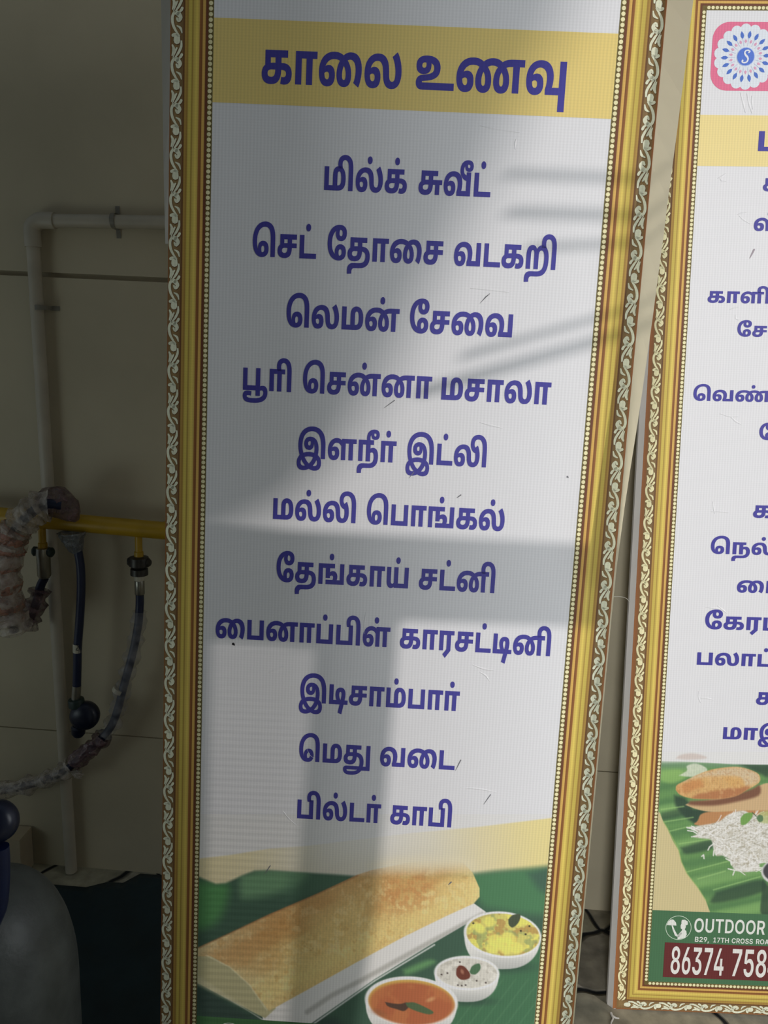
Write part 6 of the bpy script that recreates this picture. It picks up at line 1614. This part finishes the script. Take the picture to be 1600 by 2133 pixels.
marks(P, [(563, 1803, 552, 1820, .0007), (940, 1837, 934, 1843, .0010), (1022, 1655, 1008, 1675, .0006), (960, 1583, 949, 1605, .0007), (822, 834, 800, 850, .0006),
          (862, 984, 852, 996, .0005), (960, 1031, 952, 1037, .0008), (1016, 615, 1000, 632, .0005), (1013, 617, 1005, 626, .0004), (1182, 993, 1184, 995, .0012), (1020, 612, 1012, 620, .0004)])
marks(P, [(486, 1341, 489, 1344, .0018)], col=(30, 28, 30))
P.build('printed_sheet', M_FLEX, b1)
gilt_border(B1, B1.inner[0], B1.inner[1], VT, VB, (EXT_L, EXT_R, EXT_B, EXT_B), b1)

P = Print(B1)
va_, vb_ = -0.79218 * S1, -0.66846 * S1
P.poly([(-HW, va_), (HW, va_), (HW, vb_), (-HW, vb_)], 0.0002, ink((216, 194, 120)))
band1 = P.build('heading_band', M_FLEX, b1, label='gold heading band')


def c5(X, Y):
    return (480 + X / 2.1053, 60 + Y / 2.1053)


def c6(X, Y):
    return (440 + X / 2.1053, 600 + Y / 2.1053)


def c7(X, Y):
    return (420 + X / 2.1053, 1130 + Y / 2.1053)


LINES = [
    ('heading_text', c5, ['காலை', 'உணவு'], [(137, 750), (812, 1470)], (300, 245), 146, band1),
    ('menu_line', c5, ['மில்க்', 'சுவீட்'], [(412, 775), (825, 1142)], (430, 708), 104, b1),
    ('menu_line', c5, ['செட்', 'தோசை', 'வடகறி'], [(98, 377), (425, 932), (980, 1428)], (315, 1007), 102, b1),
    ('menu_line', c6, ['லெமன்', 'சேவை'], [(330, 825), (870, 1322)], (590, 182), 100, b1),
    ('menu_line', c6, ['பூரி', 'சென்னா', 'மசாலா'], [(140, 352), (402, 968), (1010, 1490)], (160, 447), 97, b1),
    ('menu_line', c6, ['இளநீர்', 'இட்லி'], [(377, 812), (855, 1208)], (625, 757), 93, b1),
    ('menu_line', c6, ['மல்லி', 'பொங்கல்'], [(272, 635), (682, 1288)], (300, 1014), 91, b1),
    ('menu_line', c7, ['தேங்காய்', 'சட்னி'], [(328, 908), (953, 1287)], (780, 195), 90, b1),
    ('menu_line', c7, ['பைனாப்பிள்', 'காரசட்டினி'], [(62, 828), (870, 1533)], (220, 426), 86, b1),
    ('menu_line', c7, ['இடிசாம்பார்'], [(428, 1132)], (780, 720), 86, b1),
    ('menu_line', c7, ['மெது', 'வடை'], [(428, 740), (783, 1112)], (550, 965), 83, b1),
    ('menu_line', c7, ['பில்டர்', 'காபி'], [(420, 787), (828, 1098)], (440, 1210), 82, b1),
]
for nm, cc, ws, ex, base, hh, par in LINES:
    P = Print(B1)
    u_, v_ = B1.uv(*cc(*base))
    _, vt = B1.uv(*cc(base[0], base[1] - hh))
    for w, (xa, xb) in zip(ws, ex):
        yy = base[1] + (0.5 * (xa + xb) - base[0]) * 0.046
        P.word(w, B1.uv(*cc(xa, yy - 40))[0], B1.uv(*cc(xb, yy - 40))[0], v_, v_ - vt)
    P.build(nm, M_FLEX, par)

rows = np.concatenate([np.arange(1696, 2176, 1.45)])
XL = lambda y: 446 - .0174 * (y - 30) + 0.3
XR = lambda y: 1289 - .0853 * (y - 70) - 0.3
picture(B1, 'dosa_picture', XL, XR, rows, 500, paint_dosa, b1, label='printed picture of a rolled dosa with three bowls')

P = Print(B1)
vs_ = 0.93383 * S1
P.poly([(-HW, vs_), (HW, vs_), (HW, VB), (-HW, VB)], 0.0004, ink((66, 106, 66)))
cu_ = B1.uv(320 + 470 / 2.963, 1650 + 1422 / 2.963)
cu_ = (cu_[0], cu_[1] + 0.0195)
for k in range(36):
    a, e = 2 * math.pi * k / 36, 2 * math.pi * (k + 1) / 36
    P.poly([(cu_[0] + r_ * math.cos(t), cu_[1] + r_ * math.sin(t)) for r_, t in ((.0195, a), (.0195, e), (.0185, e), (.0185, a))], 0.0006, ink((200, 205, 196)))
P.build('contact_strip', M_FLEX, b1, label='green contact strip')

# loose unprinted margins of the flex standing away from the frame edge
def margin(B, inner, outer, hs_, name, mat, parent, label=None):
    """inner/outer: pixel edges at matching rows; hs_: how far the outer edge stands out"""
    b_ = MB()
    k = len(inner)
    vi, vo = [], []
    for (x, y), (X_, Y_), h in zip(inner, outer, hs_):
        u, v_ = B.uv(x, y)
        vi.append(B.loc(u, v_, 0.0007))
        u, v_ = B.uv(X_, Y_, h)
        vo.append(B.loc(u, v_, h))
    b_.add(vi + vo, [(i, i + 1, k + i + 1, k + i) for i in range(k - 1)])
    o = b_.build(name, mat, parent, False, label)
    return o


ys = [-60, 0, 60, 130, 200, 270, 340, 420, 500, 580, 660, 740, 820, 900, 980, 1060, 1130, 1180, 1230, 1300, 1400, 1500, 1600, 1700, 1800, 1900, 2000, 2133, 2180]
u_edge = B1.u1
inner, outer = [], []
wid = lambda y: float(np.interp(y, [-60, 0, 260, 533, 700, 900, 1050, 1130, 1220, 1300, 2180], [58, 55, 46, 36, 29, 19, 10, 6, 4.0, 3.2, 3.0]))
for y in ys:
    x = 1340 - 0.098 * (y - 533)
    for _ in range(3):
        uu, vv = B1.uv(x, y)
        x += (u_edge - uu) * F_PX / 1.05
    inner.append((x, y))
    outer.append((x + wid(y) + (random.uniform(-.8, .8) if y < 1200 else 0), y))
hs_ = [0.030 if y < 1200 else 0.010 for y in ys]
margin(B1, inner, outer, hs_, 'loose_margin', M_MARGIN, b1, 'bare cream margin of flex standing off the right edge')
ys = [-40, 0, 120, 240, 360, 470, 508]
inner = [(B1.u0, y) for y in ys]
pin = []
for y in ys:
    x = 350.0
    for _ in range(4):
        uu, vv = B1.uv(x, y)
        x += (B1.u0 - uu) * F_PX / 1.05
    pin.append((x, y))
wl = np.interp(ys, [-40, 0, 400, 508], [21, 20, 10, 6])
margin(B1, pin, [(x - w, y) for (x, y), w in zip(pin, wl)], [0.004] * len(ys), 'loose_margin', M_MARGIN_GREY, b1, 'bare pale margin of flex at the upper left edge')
# stray thread bridging from the right edge
P = MB()
th = [B1.uv(x, y, 0.004) for x, y in ((1276, 1243), (1292, 1243), (1304, 1246), (1313, 1255))]
P.tube([B1.loc(u, v_, 0.004) for u, v_ in spline([np.array(t) for t in th], 5)], 0.00035, 6)
P.build('loose_thread', M_THREAD, b1)
# prop at the back that keeps it standing
P = MB()
wp0 = Vector(B1.matrix.inverted() @ Vector((B1.pt(B1.uc, 0)[0], 1.33, 0.002)))
top_ = Vector(B1.loc(B1.uc, -0.35, -0.03))
P.tube([tuple(top_), tuple(wp0)], 0.008, 10)
P.build('rear_prop', M_FRAME, b1)

# ------------------------------------------------------------------ right banner: lunch menu
b2 = thing('menu_banner', 'brightly lit lunch menu banner with gold printed frame and round logo, cut by right edge', 'banner', B2.matrix)
I0 = B2.uv(1377, 1600)[0]
I1 = B2.u1 - (I0 - B2.u0)
S2 = 1.26 / 1.3
T2, L2 = -0.78565 * S2, 0.88998 * S2
EX2 = I0 - B2.u0
EB2 = min(EX2, B2.vb - L2)
frame_box(B2, B2.u0, B2.u1, T2 - EX2, B2.vb, 0.016, b2, flare=0.0075)
P = Print(B2)
P.poly([(B2.u0, T2 - EX2), (B2.u1, T2 - EX2), (B2.u1, B2.vb), (B2.u0, B2.vb)], 0.0, PAPER)
creases(P, [(1495, 372, .012, -.008), (1500, 372, .010, .004), (1555, 442, -.014, .004), (1540, 450, .018, .012), (1520, 645, .014, -.004), (1532, 656, .006, .008), (1500, 862, .03, .004),
            (1520, 866, .02, .014), (1485, 1045, .004, .020), (1482, 1066, .030, .001), (1470, 1265, .03, .004), (1495, 1262, .016, .012), (1455, 1440, .005, .02), (1460, 1454, .022, .003),
            (1542, 193, .010, .03), (1556, 195, .010, .03), (1566, 200, .003, .02)])
marks(P, [(1571, 520, 1562, 538, .0014)], col=(150, 140, 146))
P.build('printed_sheet', M_FLEX, b2)
gilt_border(B2, I0, I1, T2, L2, (EX2, EX2, EX2, EB2), b2)
P = Print(B2)
va_, vb_ = -0.62475 * S2, -0.54463 * S2
P.poly([(I0, va_), (I1, va_), (I1, vb_), (I0, vb_)], 0.0002, ink((222, 204, 140)))
band2 = P.build('heading_band', M_FLEX, b2, label='gold heading band')

# logo: scalloped rosette with an S on a rose tile
lc = B2.uv(1400 + 1225 / 8, 118.5)
pxm = 1.0 / (B2.uv(1560, 118)[0] - B2.uv(1460, 118)[0]) * 100      # pixels per metre
P = Print(B2)
x0 = B2.uv(1482, 120)[0]
y0, y1 = B2.uv(1530, 45.5)[1], B2.uv(1530, 189)[1]
x1 = x0 + 0.30
rr = 0.026
tile = []
for cx_, cy_, a0 in ((x1 - rr, y0 + rr, -90), (x1 - rr, y1 - rr, 0), (x0 + rr, y1 - rr, 90), (x0 + rr, y0 + rr, 180)):
    for k in range(9):
        a = RAD(a0 + 90 * k / 8)
        tile.append((cx_ + rr * math.cos(a), cy_ + rr * math.sin(a)))
P.poly(tile, 0.0002, ink((212, 108, 138)))
logo = P.build('logo_tile', M_FLEX, b2, label='rose coloured logo tile')
R0 = 60.5 / pxm
P = Print(B2)
for k in range(18):
    a = 2 * math.pi * (k + .5) / 18 - math.pi / 2 + .12
    P.disc((lc[0] + R0 * .905 * math.cos(a), lc[1] + R0 * .905 * math.sin(a)), R0 * .19, 0.00035 + k * 0.000004, ink((208, 214, 220)), 18)
P.disc(lc, R0 * .93, 0.0005, ink((208, 214, 220)), 48)
for k in range(18):
    a = 2 * math.pi * k / 18 - math.pi / 2 + .12
    ca, sa = math.cos(a), math.sin(a)
    q = lambda r_, t_: (lc[0] + R0 * (r_ * ca - t_ * sa), lc[1] + R0 * (r_ * sa + t_ * ca))
    P.poly([q(.86, 0), q(.78, .05), q(.70, .062), (q(.64, .035)), q(.60, 0), q(.64, -.035), q(.70, -.062), q(.78, -.05)], 0.0007, ink((74, 108, 186)))
    P.poly([q(.62, .006), q(.36, .004), q(.36, -.004), q(.62, -.006)], 0.00065, ink((150, 160, 200)))
    a += math.pi / 18
    ca, sa = math.cos(a), math.sin(a)
    P.poly([q(.585, 0), q(.53, .036), q(.49, .04), q(.45, 0), q(.49, -.04), q(.53, -.036)], 0.0007, ink((206, 150, 176)))
P.disc(lc, R0 * .315, 0.0007, ink((168, 184, 220)), 36)
P.disc(lc, R0 * .29, 0.0009, ink((78, 112, 196)), 36)
s_ = [(.10, -.14), (.135, -.185), (.07, -.22), (-.01, -.20), (-.045, -.13), (-.005, -.05), (.06, .02), (.085, .10), (.04, .19), (-.06, .215), (-.12, .18), (-.105, .135)]
q = spline([np.array([lc[0] + R0 * x * .95, lc[1] + R0 * y * .95]) for x, y in s_], 5)
P.stroke(q, np.interp(np.linspace(0, 1, len(q)), [0, .08, .3, .5, .7, .92, 1], [.022, .024, .022, .036, .024, .024, .03]) * R0, 0.0011, ink((214, 216, 222)))
P.build('rosette', M_FLEX, logo, label='pale scalloped rosette with a white S on blue')


def k1(x, y):
    return (1400 + x / 5.08, 540 + y / 5.08)


def k2(x, y):
    return (1400 + x / 3.68, 1000 + y / 3.68)


def k3(x, y):
    return (1380 + x / 7.27, 300 + y / 7.27)


def k4(x, y):
    return (1200 + x / 4.0, y / 4.0)


ident = lambda x, y: (x, y)
L2_ = [('heading_text', k4, 'ம', 1520, (1560, 1260), 165, None, None, band2),
       ('menu_line', k3, 'க', 1525, (1560, 715), 195, None, None, b2),
       ('menu_line', k3, 'ஸ்', 1385, (1500, 1317), 195, None, None, b2),
       ('menu_line', k1, 'காளிபிள', 378, (430, 460), 122, 942, 'காளிபி', b2),
       ('menu_line', k1, 'சேன', 690, (860, 820), 116, None, None, b2),
       ('menu_line', k1, 'வெண்டை', 225, (330, 1498), 118, None, None, b2),
       ('menu_line', k1, 'கே', 922, (960, 1912), 122, None, None, b2),
       ('menu_line', k2, 'கத', 622, (660, 289), 95, None, None, b2),
       ('menu_line', k2, 'நெல்லை', 297, (385, 566), 92, None, None, b2),
       ('menu_line', k2, 'பை', 498, (690, 866), 93, None, None, b2),
       ('menu_line', k2, 'கேரட் ஜ', 252, (580, 1150), 100, 610, 'கேரட்', b2),
       ('menu_line', k2, 'பலாப்பழ', 192, (220, 1416), 95, None, None, b2),
       ('menu_line', k2, 'க', 645, (680, 1722), 96, None, None, b2),
       ('menu_line', k2, 'மாஇ', 392, (420, 1986), 92, None, None, b2)]
for nm, cc, w, xa, base, hh, xb, part, par in L2_:
    P = Print(B2)
    u_, v_ = B2.uv(*cc(*base))
    vt = B2.uv(*cc(base[0], base[1] - hh))[1]
    ua = B2.uv(*cc(xa, base[1] - hh / 2))[0]
    height = v_ - vt
    sx = height / 562.0 * 0.97
    x = ua
    for ww in w.split(' '):
        V, _f = word_mesh(ww)
        wd = (V[:, 0].max() - V[:, 0].min()) * sx
        P.word(ww, x, x + wd, v_, height)
        x += wd + height * 0.55
    P.build(nm, M_FLEX, par)

rows = np.arange(1566, 1916, 1.35)


def px_of(B, u, y):
    lo, hi = 1300.0, 2600.0
    for _ in range(40):
        mid = 0.5 * (lo + hi)
        lo, hi = (mid, hi) if B.uv(mid, y)[0] < u else (lo, mid)
    return lo


picture(B2, 'meal_picture', lambda y: float(np.interp(y, [1566, 1900], [1379.5, 1359.3])), lambda y: px_of(B2, I1 - 0.0005, y), rows, 470, paint_thali, b2,
        label='printed picture of puri and shredded food on a banana leaf')

P = Print(B2)
vs_ = 0.75180 * S2
P.poly([(I0, vs_), (I1, vs_), (I1, L2), (I0, L2)], 0.0004, ink((70, 108, 76)))
strip = P.build('contact_strip', M_FLEX, b2, label='green contact strip')
P = Print(B2)


def k5(x, y):
    return (1200 + x / 4.0, 1600 + y / 4.0)


a, e = B2.uv(*k5(740, 1450)), B2.uv(*k5(725, 1738))
P.poly([(a[0], a[1]), (I1 - .01, a[1]), (I1 - .01, e[1]), (a[0], e[1])], 0.0006, ink((98, 44, 44)))
x = B2.uv(*k5(790, 1600))[0]
vbase = B2.uv(*k5(1000, 1718))[1]
hgt = vbase - B2.uv(*k5(1000, 1492))[1]
for ww, xa, xb in (('86374', 790, 1230), ('7584', 1300, 1690)):
    P.word(ww, B2.uv(*k5(xa, 1600))[0], B2.uv(*k5(xb, 1620))[0], vbase, hgt, 0.0008, ink((216, 214, 208)), xh=727)
P.build('phone_panel', M_FLEX, strip, label='maroon panel with a white phone number')
P = Print(B2)
vbase = B2.uv(*k5(1010, 1365))[1]
hgt = vbase - B2.uv(*k5(1010, 1250))[1]
P.word('OUTDOOR', B2.uv(*k5(985, 1310))[0], B2.uv(*k5(1575, 1330))[0], vbase, hgt, 0.0006, ink((214, 216, 208)), xh=727)
vbase = B2.uv(*k5(1010, 1445))[1]
hgt = vbase - B2.uv(*k5(1010, 1404))[1]
for ww, xa, xb in (('B29,', 990, 1106), ('17TH', 1143, 1272), ('CROSS', 1297, 1473), ('ROAD', 1500, 1645)):
    P.word(ww, B2.uv(*k5(xa, 1430))[0], B2.uv(*k5(xb, 1440))[0], vbase, hgt, 0.0006, ink((214, 216, 208)), xh=727)
# round emblem: a waiter lifting a covered dish
ec = B2.uv(*k5(853, 1328))
er = 108 / 4 / (1 / (B2.uv(*k5(860, 1328))[0] - B2.uv(*k5(820, 1328))[0]) * 10)
for k in range(40):
    a, e = 2 * math.pi * k / 40, 2 * math.pi * (k + 1) / 40
    P.poly([(ec[0] + r_ * math.cos(t), ec[1] + r_ * math.sin(t)) for r_, t in ((er, a), (er, e), (er * .955, e), (er * .955, a))], 0.0006, ink((190, 206, 186)))
W2 = ink((214, 216, 208))
eq = lambda L: [tuple(B2.uv(*k5(x, y))) for x, y in L]
P.poly(eq([(755, 1305), (768, 1275), (785, 1262), (800, 1258), (815, 1264), (832, 1285), (836, 1310)][::-1]), 0.0007, W2)
P.poly(eq([(845, 1425), (845, 1390), (880, 1352), (918, 1352), (922, 1385), (908, 1410), (880, 1418)][::-1]), 0.0007, W2)
P.poly(eq([(870, 1310), (880, 1285), (910, 1285), (914, 1320), (905, 1342), (915, 1356), (878, 1360), (884, 1340), (872, 1335)][::-1]), 0.0008, W2)
P.poly(eq([(876, 1285), (880, 1262), (905, 1260), (930, 1275), (930, 1300), (915, 1308), (908, 1290)][::-1]), 0.0009, W2)
P.stroke(eq([(800, 1308), (812, 1345), (832, 1388), (852, 1398), (872, 1378)]), [.0011, .0016, .0021, .0024, .0022], 0.0007, W2)
P.build('strip_lettering', M_FLEX, strip, label='white lettering and round waiter emblem')

# torn flex tails at the lower left corner
P = MB()
inv2 = B2.matrix.inverted()
for pts in ([(1273, 2110), (1277, 2121), (1273, 2132), (1278, 2146)], [(1275, 2116), (1283, 2120), (1290, 2121)]):
    q = []
    for x, y in pts:
        r_ = ray(x, y)
        w_ = ORG + r_ * ((0.0025 - CAM_H) / r_[2])
        q.append(np.array(inv2 @ Vector(w_)))
    sp = spline(q, 4)
    P.tube(sp, [0.0022 - 0.0014 * k / len(sp) for k in range(len(sp))], 7)
P.build('torn_flex_tail', M_FRAME, b2)
